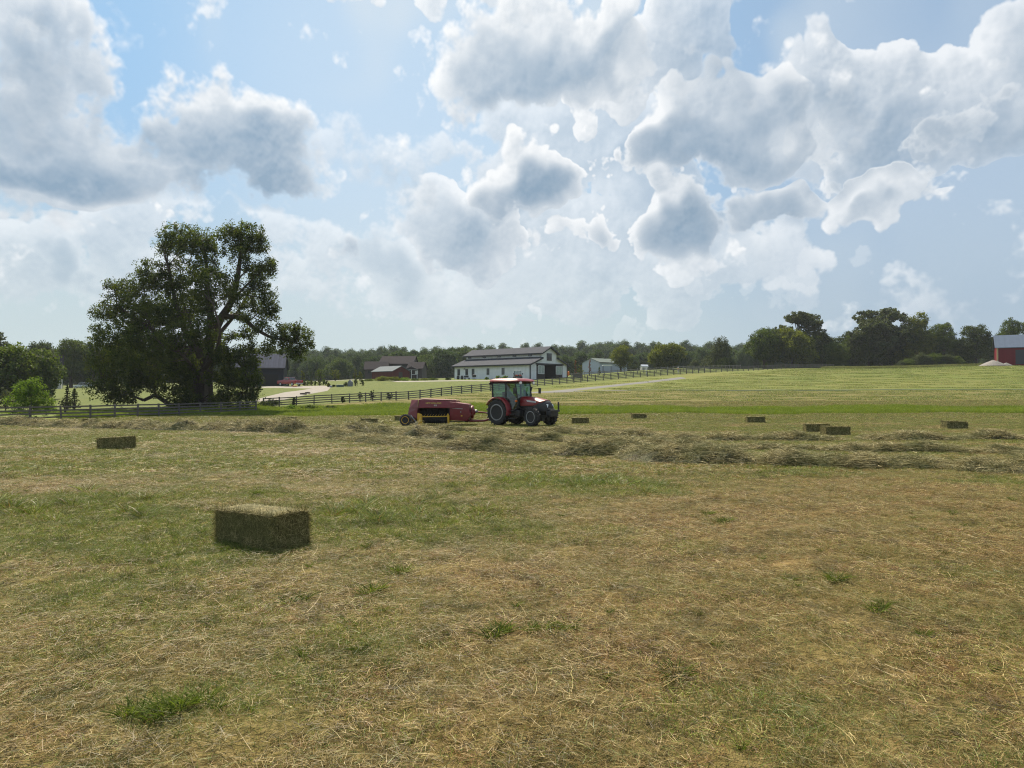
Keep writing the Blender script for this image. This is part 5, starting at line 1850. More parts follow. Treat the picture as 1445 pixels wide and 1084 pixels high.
RED_WALL = ribbed('red_metal_wall', (.13, .012, .022), 0, .28, .5, var=.06, depth=.5)
BLUE_ROOF = ribbed('pale_blue_grey_roof', (.085, .11, .155), 0, .40, .9, metal=.0, var=.05, depth=.4)
TAN_POST = paint('tan_timber', (.34, .27, .15), .8)
DARK_BLUE = paint('dark_blue_door', (.016, .020, .036), .6, var=.15)
shed = house('red_shed', 'red metal shed with pale blue-grey roof and dark door at the right picture edge', 'shed', (wx(1407.5, 190), 190, wz(515, 190)), R(-31), 26, 11, 4.75, 8.1, RED_WALL, BLUE_ROOF, .55,
             openings=[('door', 'front', 4.0, 10.5, .1, 3.9, DARK_BLUE, .12), ('corner_post', 'front', -.12, .22, -.5, 4.5, TAN_POST, .34), ('door_trim', 'front', 3.7, 4.0, .0, 4.1, RED_WALL, .16)])
BROWN_ROOF = paint('dark_shingle_roof', (.030, .026, .030), .95, var=.25, scale=2.5, spec=.05)
BROWN_WALL = paint('dark_brown_wall', (.050, .040, .040), .85, var=.25, scale=1.5)
BARN_RED = ribbed('dull_red_board_wall', (.085, .022, .022), 0, .3, .8, var=.10, depth=.4)
PALE_ROOF = ribbed('pale_metal_roof', (.11, .13, .145), 0, .45, .8, metal=.0, var=.05, depth=.3)


def place(px, Y, row):
    return (wx(px, Y), Y, wz(row, Y))


# dark-roofed house group behind the garden
house('dark_roofed_house', 'dark-roofed brown house behind the small red barn, with its highest ridge in the middle', 'house', place(536, 244, 532), R(-4), 11.2, 10, 4.6, 7.2, BROWN_WALL, BROWN_ROOF, .5,
      openings=[('window', 'front', 1.0, 2.0, 2.6, 3.8, WIN_DARK, .1), ('chimney', 'front', 2.8, 3.3, 5.0, 5.2, BROWN_WALL, .2)])
house('house_wing', 'low left wing of the dark-roofed house, left of the small red barn', 'house', place(515, 238, 532), R(8), 7.4, 8, 2.6, 5.2, BROWN_WALL, BROWN_ROOF, .4, openings=[('window', 'front', 1.0, 1.8, 1.2, 2.2, WIN_DARK, .1)])
pr = house('house_wing', 'right wing of the dark-roofed house with a white-trimmed porch', 'house', place(575, 240, 532.5), R(-6), 5.0, 7, 3.0, 5.1, BROWN_WALL, BROWN_ROOF, .4,
           openings=[('window', 'front', 2.6, 3.6, 1.0, 2.2, WHITE_TRIM, .08)])
q_ = MB()
q_.prism([(-.2, 2.7), (1.9, 3.6), (4.0, 2.7), (4.0, 2.5), (-.2, 2.5)], -2.2, -.2)
q_.build('porch_roof', BROWN_ROOF, pr)
q_ = MB()
for xx in (0.1, 1.9, 3.8):
    q_.box((xx, -2.0, 1.0), (.16, .16, 3.2))
q_.box((1.9, -2.12, 2.5), (4.0, .1, .2))
q_.box((2.8, -2.0, .9), (1.7, .08, .12))
q_.build('porch_posts', WHITE_TRIM, pr)
house('red_barn', 'small dull red barn with a pale metal roof in front of the dark-roofed house', 'barn', (-46.1, 234, wz(532.5, 226)), math.atan2(-8, 8.1), 11.4, 6.7, 2.0, 3.6, BARN_RED, PALE_ROOF, .35,
      openings=[('door', 'right', 2.4, 3.8, 0, 1.7, DARK_DOOR, .08)])
# dark garage by the drive
GARAGE = ribbed('charcoal_board_wall', (.030, .032, .042), 2, .25, .7, var=.10, depth=.4)
GAR_ROOF = ribbed('ribbed_blue_grey_roof', (.045, .052, .078), 0, .5, .9, metal=.0, var=.1, depth=1.0)
house('garage', 'charcoal garage with ribbed metal roof and wide black doorway right of the big tree', 'garage', (wx(400, 150) - 10.2 * math.cos(R(13)), 150 - 10.2 * math.sin(R(13)), wz(545.5, 150)), R(13), 10.2, 9, 4.0, 6.9, GARAGE, GAR_ROOF, .35,
      openings=[('doorway', 'front', 4.9, 9.2, -.3, 2.55, INTERIOR_SHADE, .10)], trimm=BLACK_TRIM)  # doorway is a flat dark slab painted as the shaded opening
# steep-roofed house at the left
STEEP = paint('dark_slate_roof', (.030, .026, .032), .95, var=.2, spec=.05)
CREAM = paint('cream_wall', (.50, .49, .46), .8, var=.06)
house('steep_roofed_house', 'white-walled house with a steep dark roof at the left, half behind the dome tree', 'house', (wx(86, 186) - 10.6 * math.cos(R(30)), 186 - 10.6 * math.sin(R(30)), wz(546, 186)), R(30), 10.6, 9, 2.9, 8.4, CREAM, STEEP, .5)
# pale metal building right of the barn
PALE_WALL = ribbed('pale_metal_wall', (.36, .40, .47), 0, .35, .6, var=.04, depth=.3)
GREEN_ROOF = ribbed('grey_green_roof', (.11, .135, .125), 0, .5, .7, metal=.0, var=.05, depth=.3)
house('metal_building', 'pale blue-grey metal building with a grey-green roof right of the white barn', 'building', (31.4, 255, wz(524, 255)), R(40.8), 15.3, 8.4, 3.25, 4.75, PALE_WALL, GREEN_ROOF, .3, trimm=BLACK_TRIM)
cn = empty('canopy', place(857, 225, 526), 0, 'small white flat canopy on posts in front of the metal building', 'canopy')
q_ = MB()
q_.box((0, 0, 2.3), (2.9, 2.4, .22))
q_.build('roof', WHITE_TRIM, cn, bevel=.03)
for sx in (-1, 1):
    for sy in (-1, 1):
        q_ = MB()
        q_.box((sx * 1.3, sy * 1.05, 1.1), (.09, .09, 2.2))
        q_.build('post', BLACK_TRIM, cn)
house('white_hut', 'tiny white hut between the two lone yellow-green trees', 'hut', place(906, 262, 523), R(10), 2.4, 2.0, 1.5, 2.1, CREAM, PALE_WALL, .12)

# gravel piles beside the red shed
PILE = paint('grey_gravel', (.16, .148, .135), .95, var=.3, scale=4, bump=1.0, dirt=(.16, .15, .14), dirt_amt=.5)


def pile(px, Y, w, h, label, seed):
    r_n = 40
    u, t = np.meshgrid(np.linspace(0, 2 * math.pi, r_n), np.linspace(0, 1, 14), indexing='ij')
    rad = w / 2 * t * (1 + .18 * (vnoise(np.cos(u) * 2 + 9, np.sin(u) * 2 + seed, 3) - .5))
    z = h * (1 - t ** 1.15) * (1 + .25 * (fbm(np.cos(u) * t * 3 + 7, np.sin(u) * t * 3 + seed, 5, 3) - .5)) - .15 * t
    V = np.stack([np.cos(u) * rad, np.sin(u) * rad * .8, z], -1).reshape(-1, 3)
    ix = np.arange(r_n * 14).reshape(r_n, 14)
    Fq = np.stack([ix[:-1, :-1].ravel(), ix[1:, :-1].ravel(), ix[1:, 1:].ravel(), ix[:-1, 1:].ravel()], 1)
    o = np_mesh('gravel_pile', V, Fq, PILE, smooth=True)
    o.location = gpt(px, Y, -.05)
    o.location.z = wz(515.6, Y)
    return tag(o, label, 'gravel pile', 'gravel piles by the red shed')


pile(1402, 184, 6.6, 1.45, 'larger grey gravel pile left of the red shed', 3)
pile(1420, 185, 3.4, .75, 'smaller gravel pile against the wall of the red shed', 5)

# ------------------------------------------------------------------ vehicles in the distance
TYRE = paint('tyre_rubber', (.020, .020, .021), .85, var=.3, scale=9, dirt=(.10, .085, .06), dirt_amt=.35, bump=.4)
CHROME = paint('grey_metal', (.42, .43, .44), .35, metal=.7, var=.1)
CAR_GLASS = paint('car_window', (.02, .025, .03), .06, var=.1, spec=1.0)
RED_PAINT = paint('red_car_paint', (.24, .008, .014), .35, var=.05, coat=.6)
SILVER = paint('silver_car_paint', (.42, .45, .48), .28, metal=.35, var=.05, coat=.5)
ORANGE = paint('orange_plastic', (.60, .16, .03), .5)
LAMP_RED = paint('red_lamp', (.45, .02, .02), .2)


def car(name, label, cat, loc, rz, kind, bodym):
    root = empty(name, loc, rz, label, cat)
    Wd = 1.9
    if kind == 'pickup':
        L = 5.6
        side = [(-2.8, .45), (2.75, .45), (2.85, .75), (2.8, 1.08), (1.35, 1.16), (.95, 1.18), (-.75, 1.20), (-2.8, 1.20)]
        cab = [(1.30, 1.14), (.62, 1.78), (-.55, 1.80), (-.85, 1.18)]
        wheels = ((1.75, .38), (-1.75, .38))
        R_ = .39
    else:
        L = 4.7
        side = [(-2.3, .40), (2.3, .40), (2.4, .62), (2.3, .92), (1.2, 1.02), (-2.25, 1.05), (-2.35, .8)]
        cab = [(1.25, 1.0), (.55, 1.60), (-1.7, 1.66), (-2.2, 1.04)]
        wheels = ((1.45, .35), (-1.4, .35))
        R_ = .35
    b = MB()
    b.prism(side, -Wd / 2, Wd / 2)
    b.prism([(cab[0][0], cab[0][1] - .03)] + cab[1:3] + [(cab[3][0], cab[3][1] - .03)], -Wd / 2 + .10, Wd / 2 - .10)
    o = b.build('body', bodym, root, bevel=.05, smooth=True)
    if kind == 'pickup':
        bed = MB()
        bed.box((-1.78, 0, 1.185), (1.85, 1.55, .06))
        bed.build('bed', TYRE, root)
    # glass: side windows, windscreen, rear window, all set slightly proud
    def inset(p, q, f0, f1):
        return [(p[0] + (q[0] - p[0]) * f, p[1] + (q[1] - p[1]) * f) for f in (f0, f1)]
    for sy in (-1, 1):
        g = MB()
        a, b1 = inset(cab[0], cab[1], .18, .88)
        d, c = inset(cab[3], cab[2], .18, .88)
        y = sy * (Wd / 2 - .10)
        mid = (a[0] + d[0]) / 2
        for (l, r2) in (((d[0] + .15, c[0] + .12), (mid - .05, mid - .05)), ((mid + .05, mid + .05), (a[0] - .22, b1[0] - .06))):
            g.add([(l[0], y + sy * .012, a[1]), (r2[0], y + sy * .012, a[1]), (r2[1], y + sy * .012, b1[1]), (l[1], y + sy * .012, b1[1]),
                   (l[0], y - sy * .02, a[1]), (r2[0], y - sy * .02, a[1]), (r2[1], y - sy * .02, b1[1]), (l[1], y - sy * .02, b1[1])],
                  [(0, 1, 2, 3), (0, 4, 5, 1), (1, 5, 6, 2), (2, 6, 7, 3), (3, 7, 4, 0)])
        g.build('side_window', CAR_GLASS, root)
    for (p, q, nm, sgn) in ((cab[0], cab[1], 'windscreen', 1), (cab[3], cab[2], 'rear_window', -1)):
        a, b1 = inset(p, q, .12, .92)
        g = MB()
        y = Wd / 2 - .22
        n = Vector((q[1] - p[1], 0, -(q[0] - p[0]))).normalized() * .012
        if n.x * sgn < 0:
            n = -n
        g.add([(a[0] + n.x, -y, a[1] + n.z), (a[0] + n.x, y, a[1] + n.z), (b1[0] + n.x, y, b1[1] + n.z), (b1[0] + n.x, -y, b1[1] + n.z)], [(0, 1, 2, 3)])
        g.build(nm, CAR_GLASS, root)
    for (wx_, wz_) in wheels:
        for sy in (-1, 1):
            w = MB()
            w.lathe([(R_ * .6, -.11), (R_ * .95, -.11), (R_, -.07), (R_, .07), (R_ * .95, .11), (R_ * .6, .11)], (wx_, sy * (Wd / 2 - .08), wz_), sides=24)
            t_ = w.build('wheel', TYRE, root, smooth=True)
            w = MB()
            w.lathe([(.03, -.12), (R_ * .6, -.115), (R_ * .6, .115), (.03, .12)], (wx_, sy * (Wd / 2 - .08), wz_), sides=20)
            w.build('rim', CHROME, t_, smooth=True)
    bp = MB()
    xe = side[0][0]
    bp.box((xe - .06, 0, .52), (.14, Wd * .94, .20))
    bp.build('bumper', CHROME, root, bevel=.03)
    for sy in (-1, 1):
        l = MB()
        l.box((xe - .01, sy * (Wd / 2 - .10), .95), (.05, .14, .32))
        l.build('tail_lamp', LAMP_RED, root)
        l = MB()
        l.box((side[2][0] - .03, sy * (Wd / 2 - .22), .80), (.06, .26, .16))
        l.build('headlight', CHROME, root)
    return root


p_ = place(409, 146, 544.3)
car('pickup_truck', 'red pickup truck parked in front of the charcoal garage', 'pickup', (p_[0], p_[1], gz(p_[0], p_[1]) + .10), R(148), 'pickup', RED_PAINT)
p_ = place(118, 186, 547)
car('parked_car', 'silver car parked at the left, beyond the young conifers', 'car', (p_[0], p_[1], wz(549.0, 186)), R(172), 'car', SILVER)
c_ = MB()
c_.prism([(-.45, 0), (.45, 0), (.35, .20), (-.30, .22)], -.3, .3)
c_.build('toy_cart', ORANGE, bevel=.03)
o_ = bpy.data.objects['toy_cart']
o_.name = 'orange_box'
q0 = place(416, 143.0, 544)
o_.location = (q0[0], q0[1], gz(q0[0], q0[1]) + .08)
tag(o_, 'low orange box on the gravel beside the rear wheel of the red pickup', 'box')


def utility_vehicle():
    Y = 160.0
    x = wx(730.5, Y)
    root = empty('utility_vehicle', (x, Y, wz(535.6, Y)), R(-82), 'dark cabbed utility vehicle with orange-red front panels, parked at the white barn wall', 'utility vehicle')
    DK = paint('dark_machine_paint', (.022, .030, .034), .5, var=.2)
    OR_ = paint('orange_red_panel', (.52, .06, .03), .4)
    b = MB()
    b.box((0, 0, .62), (2.6, 1.5, .42))
    b.box((.95, 0, .88), (.8, 1.45, .25))
    b.box((-.9, 0, .95), (.9, 1.5, .35))
    b.build('body', DK, root, bevel=.06)
    c = MB()
    for sx, sxx in ((.55, .25), (-.6, -.6)):
        for sy in (-1, 1):
            c.tube([(sx, sy * .70, .85), (sxx, sy * .66, 2.0)], .05, 6)
    c.tube([(.55, 0, .9), (.25, 0, 2.0)], .04, 6)
    c.tube([(.55, -.7, 1.05), (.55, .7, 1.05)], .05, 6)
    c.build('cab_frame', DK, root, smooth=True)
    r2 = MB()
    r2.box((-.18, 0, 2.04), (1.15, 1.5, .14))
    r2.build('roof', WHITE_TRIM, root, bevel=.05)
    for sy in (-1, 1):
        g = MB()
        g.add([(.52, sy * .06, 1.12), (.52, sy * .62, 1.12), (.30, sy * .60, 1.9), (.30, sy * .06, 1.9)], [(0, 1, 2, 3)])
        g.build('windscreen', WIN_PALE, root)
        h = MB()
        h.box((1.36, sy * .40, .92), (.06, .52, .20))
        h.build('front_panel', OR_, root, bevel=.02)
        h = MB()
        h.box((.8, sy * .98, 1.25), (.06, .22, .30))
        h.tube([(.6, sy * .7, 1.2), (.8, sy * .95, 1.2)], .02, 5)
        h.build('mirror', DK, root)
    for sx in (-.95, .95):
        for sy in (-1, 1):
            w = MB()
            w.lathe([(.15, -.13), (.34, -.13), (.36, -.09), (.36, .09), (.34, .13), (.15, .13)], (sx, sy * .78, .36), sides=20)
            w.build('wheel', TYRE, root, smooth=True)


utility_vehicle()
# things standing at the barn wall and in the garden
DKW = paint('dark_painted_wood', (.028, .026, .026), .7, var=.3)
for k, (px_, l_) in enumerate([(646.5, 'dark round barrel under the first window of the white barn'), (652.0, 'dark barrel between the first two windows of the white barn')]):
    b = MB()
    b.lathe([(.24, 0), (.32, .12), (.36, .45), (.33, .80), (.26, .92), (.24, .86)], (0, 0, 0), 'Z', 20)
    o = b.build('barrel', DKW, smooth=True)
    q0 = place(px_, 170 - k * 1.0, 535.7)
    o.location = q0
    tag(o, l_, 'barrel', 'barrels at the barn wall')
bn = empty('garden_bench', place(659, 168.5, 535.9), R(48), 'dark garden bench under the second window of the white barn', 'bench')
for nm, c0, s0 in (('seat', (0, 0, .45), (1.5, .45, .06)), ('backrest', (0, .22, .75), (1.5, .06, .40)), ('leg', (-.68, 0, .22), (.07, .42, .44)), ('leg', (.68, 0, .22), (.07, .42, .44))):
    b = MB()
    b.box(c0, s0)
    b.build(nm, DKW, bn, bevel=.01)
gr_ = empty('barbecue_grill', place(669, 166.5, 536.1), R(48), 'dark barbecue grill on legs under the third window of the white barn', 'grill')
b = MB()
b.lathe([(.05, -.5), (.26, -.46), (.30, -.3), (.30, .3), (.26, .46), (.05, .5)], (0, 0, .95), 'X', 16)
b.build('lid', DKW, gr_, smooth=True)
for sx in (-.4, .4):
    for sy in (-.2, .2):
        b = MB()
        b.box((sx, sy, .4), (.05, .05, .8))
        b.build('leg', DKW, gr_)
GREENBOX = paint('utility_box_green', (.05, .085, .065), .6)
ub = empty('utility_box', place(480, 141, 549.3), R(4), 'green utility box with a pale lid beside the drive', 'utility box')
b = MB()
b.box((0, 0, .38), (1.35, 1.1, .80))
b.build('cabinet', GREENBOX, ub, bevel=.03)
b = MB()
b.box((0, 0, .84), (1.48, 1.2, .12))
b.build('lid', paint('pale_lid', (.30, .33, .30), .6), ub, bevel=.03)
GREYW = paint('grey_stone', (.17, .18, .20), .85, var=.3, scale=3)
b = MB()
b.prism([(-.45, 0), (.45, 0), (.45, 1.05), (.0, 1.55), (-.45, 1.05)], -.4, .4)
o = b.build('hutch', GREYW, bevel=.03)
o.location = place(494.3, 142, 546.6)
tag(o, 'grey peaked hutch between the shrubs, right of the green utility box', 'hutch')
b = MB()
b.lathe([(.05, 0), (.30, 0), (.34, .3), (.28, .62), (.14, .78), (.02, .82)], (0, 0, 0), 'Z', 14)
o = b.build('boulder', GREYW, smooth=True)
o.location = place(467, 140, 549.8)
tag(o, 'rounded grey stone at the end of the drive, left of the green utility box', 'stone')
STONE_D = paint('dark_log', (.06, .045, .035), .9)
for k, (px_, row_, Y_, L_, l_) in enumerate([(428, 557.0, 121, 1.1, 'dark log lying at the lower edge of the gravel drive'), (434, 555.4, 123, .9, 'second dark log, right of the first at the drive edge')]):
    b = MB()
    b.tube([(-L_ / 2, 0, .12), (0, .05, .15), (L_ / 2, 0, .12)], [.14, .16, .12], 8)
    o = b.build('log', STONE_D, smooth=True)
    g0 = gpt(px_, Y_, .02)
    o.location = g0
    tag(o, l_, 'log', 'logs at the drive edge')
WHITE_POST = paint('white_post', (.62, .60, .58), .6)
for (px_, Y_, h_, l_, cap) in ((912, 168, 1.9, 'white marker post behind the long fence, right of the metal building', None), (957, 170, 1.75, 'short white post with an orange band, below the second lone tree', ORANGE)):
    b = MB()
    b.box((0, 0, h_ / 2), (.16, .16, h_))
    o = b.build('marker_post', WHITE_POST, bevel=.02)
    o.location = gpt(px_, Y_, -.05)
    tag(o, l_, 'marker post')
    if cap:
        b = MB()
        b.box((0, 0, h_ - .45), (.18, .18, .25))
        b.build('band', cap, o)
b = MB()
b.lathe([(.02, 0), (.16, 0), (.19, .75), (.12, .85), (.02, .88)], (0, 0, 0), 'Z', 14)
o = b.build('orange_drum', ORANGE, smooth=True)
g0 = gpt(802.3, 145.0)
o.location = place(802.3, 143.6, 530.2)
tag(o, 'small upright orange drum by the fence at the corner of the white barn', 'drum')
pnl = empty('feeder_rack', gpt(815, 153), R(20), 'weathered board hay feeder behind the fence right of the white barn', 'feeder')
b = MB()
b.box((0, 0, .95), (2.3, .10, .75))
b.build('panel', FENCE, pnl)
for sx in (-1.1, 1.1):
    b = MB()
    b.box((sx, 0, .65), (.14, .16, 1.4))
    b.build('post', FENCE, pnl)

# ------------------------------------------------------------------ tractor and baler
T_RED = paint('tractor_red_paint', (.185, .006, .009), .42, var=.08, coat=.3, scale=2, dirt=(.16, .10, .06), dirt_amt=.12)
T_BLACK = paint('tractor_black', (.018, .018, .019), .55, var=.3, scale=4, dirt=(.09, .075, .055), dirt_amt=.3)
T_GREY = paint('wheel_silver', (.25, .255, .26), .45, metal=.3, var=.12, scale=5, dirt=(.16, .14, .10), dirt_amt=.4)
T_GLASS = glass_mat('cab_glass', (.30, .48, .40))
LAMP = paint('lamp_glass', (.75, .78, .78), .12, var=.1, spec=1.0)
AMBER = paint('amber_lamp', (.75, .16, .02), .3)
DECAL = paint('silver_decal', (.45, .45, .46), .4)


def farm_wheel(name, c, Rr, w, root, lugs, front=False, tyrem=None, rimm=None, hubm=None, steer=0.0):
    """c: centre; axis along local y. tyre with lugs, rim and hub as sub-parts"""
    h = w / 2
    t = MB()
    t.lathe([(Rr * .60, -h * .86), (Rr * .74, -h), (Rr * .90, -h * .94), (Rr * .955, -h * .6), (Rr * .965, 0), (Rr * .955, h * .6), (Rr * .90, h * .94), (Rr * .74, h), (Rr * .60, h * .86)], (0, 0, 0), sides=40)
    for k in range(lugs):
        for s in (-1, 1):
            a = 2 * math.pi * (k + (.5 if s > 0 else 0)) / lugs
            M = Matrix.Rotation(-a, 4, 'Y') @ Matrix.Translation((Rr * .965, s * h * .50, 0)) @ Matrix.Rotation(s * R(42), 4, 'X')
            t.add([(x * Rr * .045, y * h * .60, z * Rr * .035) for z in (-1, 1) for y in (-1, 1) for x in (-1, 1)],
                  [(0, 2, 3, 1), (4, 5, 7, 6), (0, 1, 5, 4), (2, 6, 7, 3), (0, 4, 6, 2), (1, 3, 7, 5)], M)
    o = t.build(name, tyrem or TYRE, root, smooth=True)
    o.location = c
    o.rotation_euler = (0, 0, steer)
    sgn = -1 if c[1] < 0 else 1
    r_ = MB()
    y1 = sgn * h
    r_.lathe([(Rr * .62, -y1 * .86), (Rr * .64, y1 * .96), (Rr * .57, y1 * .99), (Rr * .52, y1 * .70), (Rr * .50, y1 * .15), (Rr * .20, y1 * .05), (Rr * .20, -y1 * .2), (Rr * .45, -y1 * .4)], (0, 0, 0), sides=36)
    r_.build('rim', rimm or T_GREY, o, smooth=True)
    hb = MB()
    hb.lathe([(Rr * .30, y1 * .04), (Rr * .30, y1 * .22), (Rr * .20, y1 * .34), (Rr * .12, y1 * .62 if front else y1 * .45), (.02, y1 * .66 if front else y1 * .48)], (0, 0, 0), sides=20)
    for k in range(8):
        a = 2 * math.pi * k / 8
        hb.lathe([(.018, 0), (.018, y1 * .12), (.002, y1 * .13)], (math.cos(a) * Rr * .25, y1 * .22, math.sin(a) * Rr * .25), sides=6)
    hb.build('hub', hubm or T_BLACK, o, smooth=True)
    return o


TR_YAW = R(-38)
TR_O = Vector((-.27, 41.6, 0))
TR_O.z = gz(TR_O.x, TR_O.y - .6) + .03


def tractor():
    root = empty('tractor', TR_O, TR_YAW, 'red tractor with black nose and glass cab, seen from its front right side', 'tractor')
    for s in (-1, 1):
        farm_wheel('rear_wheel', (0, s * .82, .74), .74, .44, root, 20)
        farm_wheel('front_wheel', (2.42, s * .84, .52), .52, .32, root, 16, True, steer=R(-8))
    ch = MB()
    ch.box((.55, 0, .78), (2.1, .50, .55))
    ch.box((0, 0, .74), (.42, 1.25, .30))
    ch.box((2.0, 0, .80), (1.7, .42, .38))
    ch.box((2.42, 0, .55), (.26, 1.30, .20))
    ch.box((2.42, 0, .42), (.34, .34, .30))
    ch.box((-.55, 0, .62), (.5, .36, .30))
    ch.tube([(-.5, -.36, .45), (-1.05, -.34, .42)], .035, 6)
    ch.tube([(-.5, .36, .45), (-1.05, .34, .42)], .035, 6)
    ch.box((-.85, 0, .45), (.55, .12, .07))
    ch.build('chassis', T_BLACK, root, bevel=.03)
    tk = MB()
    tk.box((1.02, -.52, .68), (.80, .34, .40))
    tk.build('fuel_tank', T_BLACK, root, bevel=.05)
    for k in range(3):
        st = MB()
        st.box((.98, -.80, .40 + k * .22), (.42, .20, .04))
        st.build('step', T_BLACK, root)
    # hood: red shell with black nose, engine sides
    hd = MB()

    def sect(x, hw, zb, zt, crown):
        return [(x, -hw, zb), (x, -hw * 1.03, (zb + zt) / 2), (x, -hw * .93, zt - crown), (x, -hw * .60, zt - crown * .25), (x, 0, zt), (x, hw * .60, zt - crown * .25), (x, hw * .93, zt - crown), (x, hw * 1.03, (zb + zt) / 2), (x, hw, zb)]
    hd.loft([sect(1.12, .41, 1.12, 1.67, .12), sect(1.6, .41, 1.12, 1.66, .12), sect(2.1, .40, 1.14, 1.62, .13), sect(2.55, .385, 1.20, 1.54, .14), sect(2.86, .36, 1.38, 1.46, .06)])
    hd.build('hood', T_RED, root, smooth=True, angle=45)
    ns = MB()
    ns.loft([sect(2.12, .365, .86, 1.50, .12), sect(2.56, .405, .84, 1.50, .14), sect(2.86, .385, .82, 1.44, .12), sect(3.04, .34, .84, 1.30, .14), sect(3.10, .26, .90, 1.12, .08)])
    ns.build('nose', T_BLACK, root, smooth=True, angle=50)
    eg = MB()
    eg.box((1.62, 0, .98), (1.05, .62, .28))
    eg.build('engine', T_BLACK, root, bevel=.04)
    dc = MB()
    for s in (-1, 1):
        dc.add([(1.70, s * .428, 1.46), (2.40, s * .415, 1.38), (2.36, s * .418, 1.30), (1.76, s * .430, 1.36)], [(0, 1, 2, 3)])
    dc.build('decal', DECAL, root)
    for s in (-1, 1):
        l = MB()
        l.prism([(2.98, 1.04), (3.085, 1.04), (3.06, 1.22), (2.98, 1.24)], s * .16 - .10 - (.04 if s < 0 else -.04), s * .16 + .10 - (.04 if s < 0 else -.04))
        l.build('headlight', LAMP, root, bevel=.02)
    gl = MB()
    for k in range(6):
        gl.box((3.09, 0, .90 + k * .022), (.03, .5, .008))
    gl.build('grille', T_GREY, root)
    fb = MB()
    fb.box((3.20, 0, .70), (.34, .70, .30))
    fb.box((3.42, -.05, .86), (.10, .80, .12))
    fb.tube([(3.42, .28, .85), (3.42, .28, 1.36)], .05, 8)
    fb.tube([(3.05, .16, .5), (3.42, .20, .86)], .03, 6)
    fb.tube([(3.05, -.16, .5), (3.42, -.20, .86)], .03, 6)
    fb.build('front_bracket', T_BLACK, root, bevel=.015)
    # fenders
    for s in (-1, 1):
        f = MB()
        ro, ri = .86, .82
        y0, y1 = s * .60, s * 1.05
        pts = []
        prof = [(-12, .80, 1.0), (10, .84, 1.0), (35, .86, 1.0), (60, .87, 1.0), (85, .875, 1.0), (110, .88, 1.0), (135, .88, 1.0), (152, .87, 1.0)]
        rings = []
        for a, rr, q in prof:
            ca, sa = math.cos(R(a)), math.sin(R(a))
            rings.append([(ca * (rr + .03), y0, .74 + sa * (rr + .03)), (ca * (rr + .03), y1 - s * .06, .74 + sa * (rr + .03)), (ca * (rr - .01), y1, .74 + sa * (rr - .01)), (ca * (rr - .06), y1, .74 + sa * (rr - .06)), (ca * (rr - .01), y1 - s * .05, .74 + sa * (rr - .01)), (ca * rr, y0, .74 + sa * rr)])
        f.loft(rings)
        f.build('fender', T_RED, root, smooth=True, angle=50)
    # cab frame
    cb = MB()
    for s in (-1, 1):
        y, yt = s * .74, s * .70
        cb.tube([(1.22, y * .86, 1.0), (1.27, y * .9, 1.5), (1.12, yt, 2.46)], .038, 6)
        cb.tube([(.46, y, .80), (.44, yt, 2.46)], .048, 6)
        cb.tube([(-.50, y, 1.45), (-.58, yt, 2.46)], .055, 6)
        cb.tube([(-.58, yt, 2.44), (1.14, yt, 2.44)], .05, 6)
        cb.tube([(1.22, y * .86, 1.0), (.95, y, .80), (.46, y, .80)], .035, 6)
    for x_, z_ in ((1.12, 2.44), (-.58, 2.44)):
        cb.tube([(x_, -.70, z_), (x_, .70, z_)], .05, 6)
    cb.tube([(-.5, -.74, 1.45), (-.5, .74, 1.45)], .05, 6)
    cb.box((.35, 0, .96), (1.6, 1.36, .10))
    cb.box((-.42, 0, 1.22), (.16, 1.36, .5))
    cb.box((1.20, 0, 1.25), (.12, .90, .55))
    cb.build('cab_frame', T_BLACK, root, smooth=True)
    for s in (-1, 1):
        g = MB()
        y = s * .735
        g.add([(.50, y, .84), (.93, y, .84), (1.20, y * .88, 1.04), (1.24, y * .9, 1.5), (1.10, s * .70, 2.40), (.48, s * .70, 2.40)], [(0, 1, 2, 3, 4, 5)])
        g.build('door_glass', T_GLASS, root)
        g = MB()
        g.add([(.40, y, 1.0), (.40, s * .70, 2.40), (-.52, s * .70, 2.40), (-.46, y, 1.50), (.1, y, 1.50)], [(0, 1, 2, 3, 4)])
        g.build('side_glass', T_GLASS, root)
    g = MB()
    g.add([(1.27, -.62, 1.52), (1.27, .62, 1.52), (1.13, .66, 2.40), (1.13, -.66, 2.40)], [(0, 1, 2, 3)])
    g.build('windscreen', T_GLASS, root)
    g = MB()
    g.add([(-.52, -.70, 1.5), (-.52, .70, 1.5), (-.58, .66, 2.40), (-.58, -.66, 2.40)], [(0, 1, 2, 3)])
    g.build('rear_glass', T_GLASS, root)
    # roof
    rf = MB()

    def rr_(z, x0, x1, hy, c):
        return [(x0 + c, -hy, z), (x1 - c, -hy, z), (x1, -hy + c, z), (x1, hy - c, z), (x1 - c, hy, z), (x0 + c, hy, z), (x0, hy - c, z), (x0, -hy + c, z)]
    rf.loft([rr_(2.47, -.72, 1.38, .78, .12), rr_(2.53, -.80, 1.48, .84, .14), rr_(2.62, -.76, 1.40, .80, .16), rr_(2.68, -.60, 1.18, .66, .2), rr_(2.70, -.3, .9, .4, .2)])
    rf.build('roof', T_RED, root, smooth=True, angle=50)
    hl = MB()
    hl.box((.30, 0, 2.455), (1.9, 1.40, .05))
    hl.build('headliner', T_BLACK, root)
    for (x_, y_, z_, m_) in ((1.42, -.62, 2.43, LAMP), (1.42, .62, 2.43, LAMP), (-.72, -.70, 2.40, T_BLACK), (-.72, .70, 2.40, T_BLACK)):
        l = MB()
        l.lathe([(.02, -.05), (.075, -.04), (.085, .05), (.02, .055)], (x_, y_, z_), 'X', 14)
        l.build('work_lamp', m_, root, smooth=True)
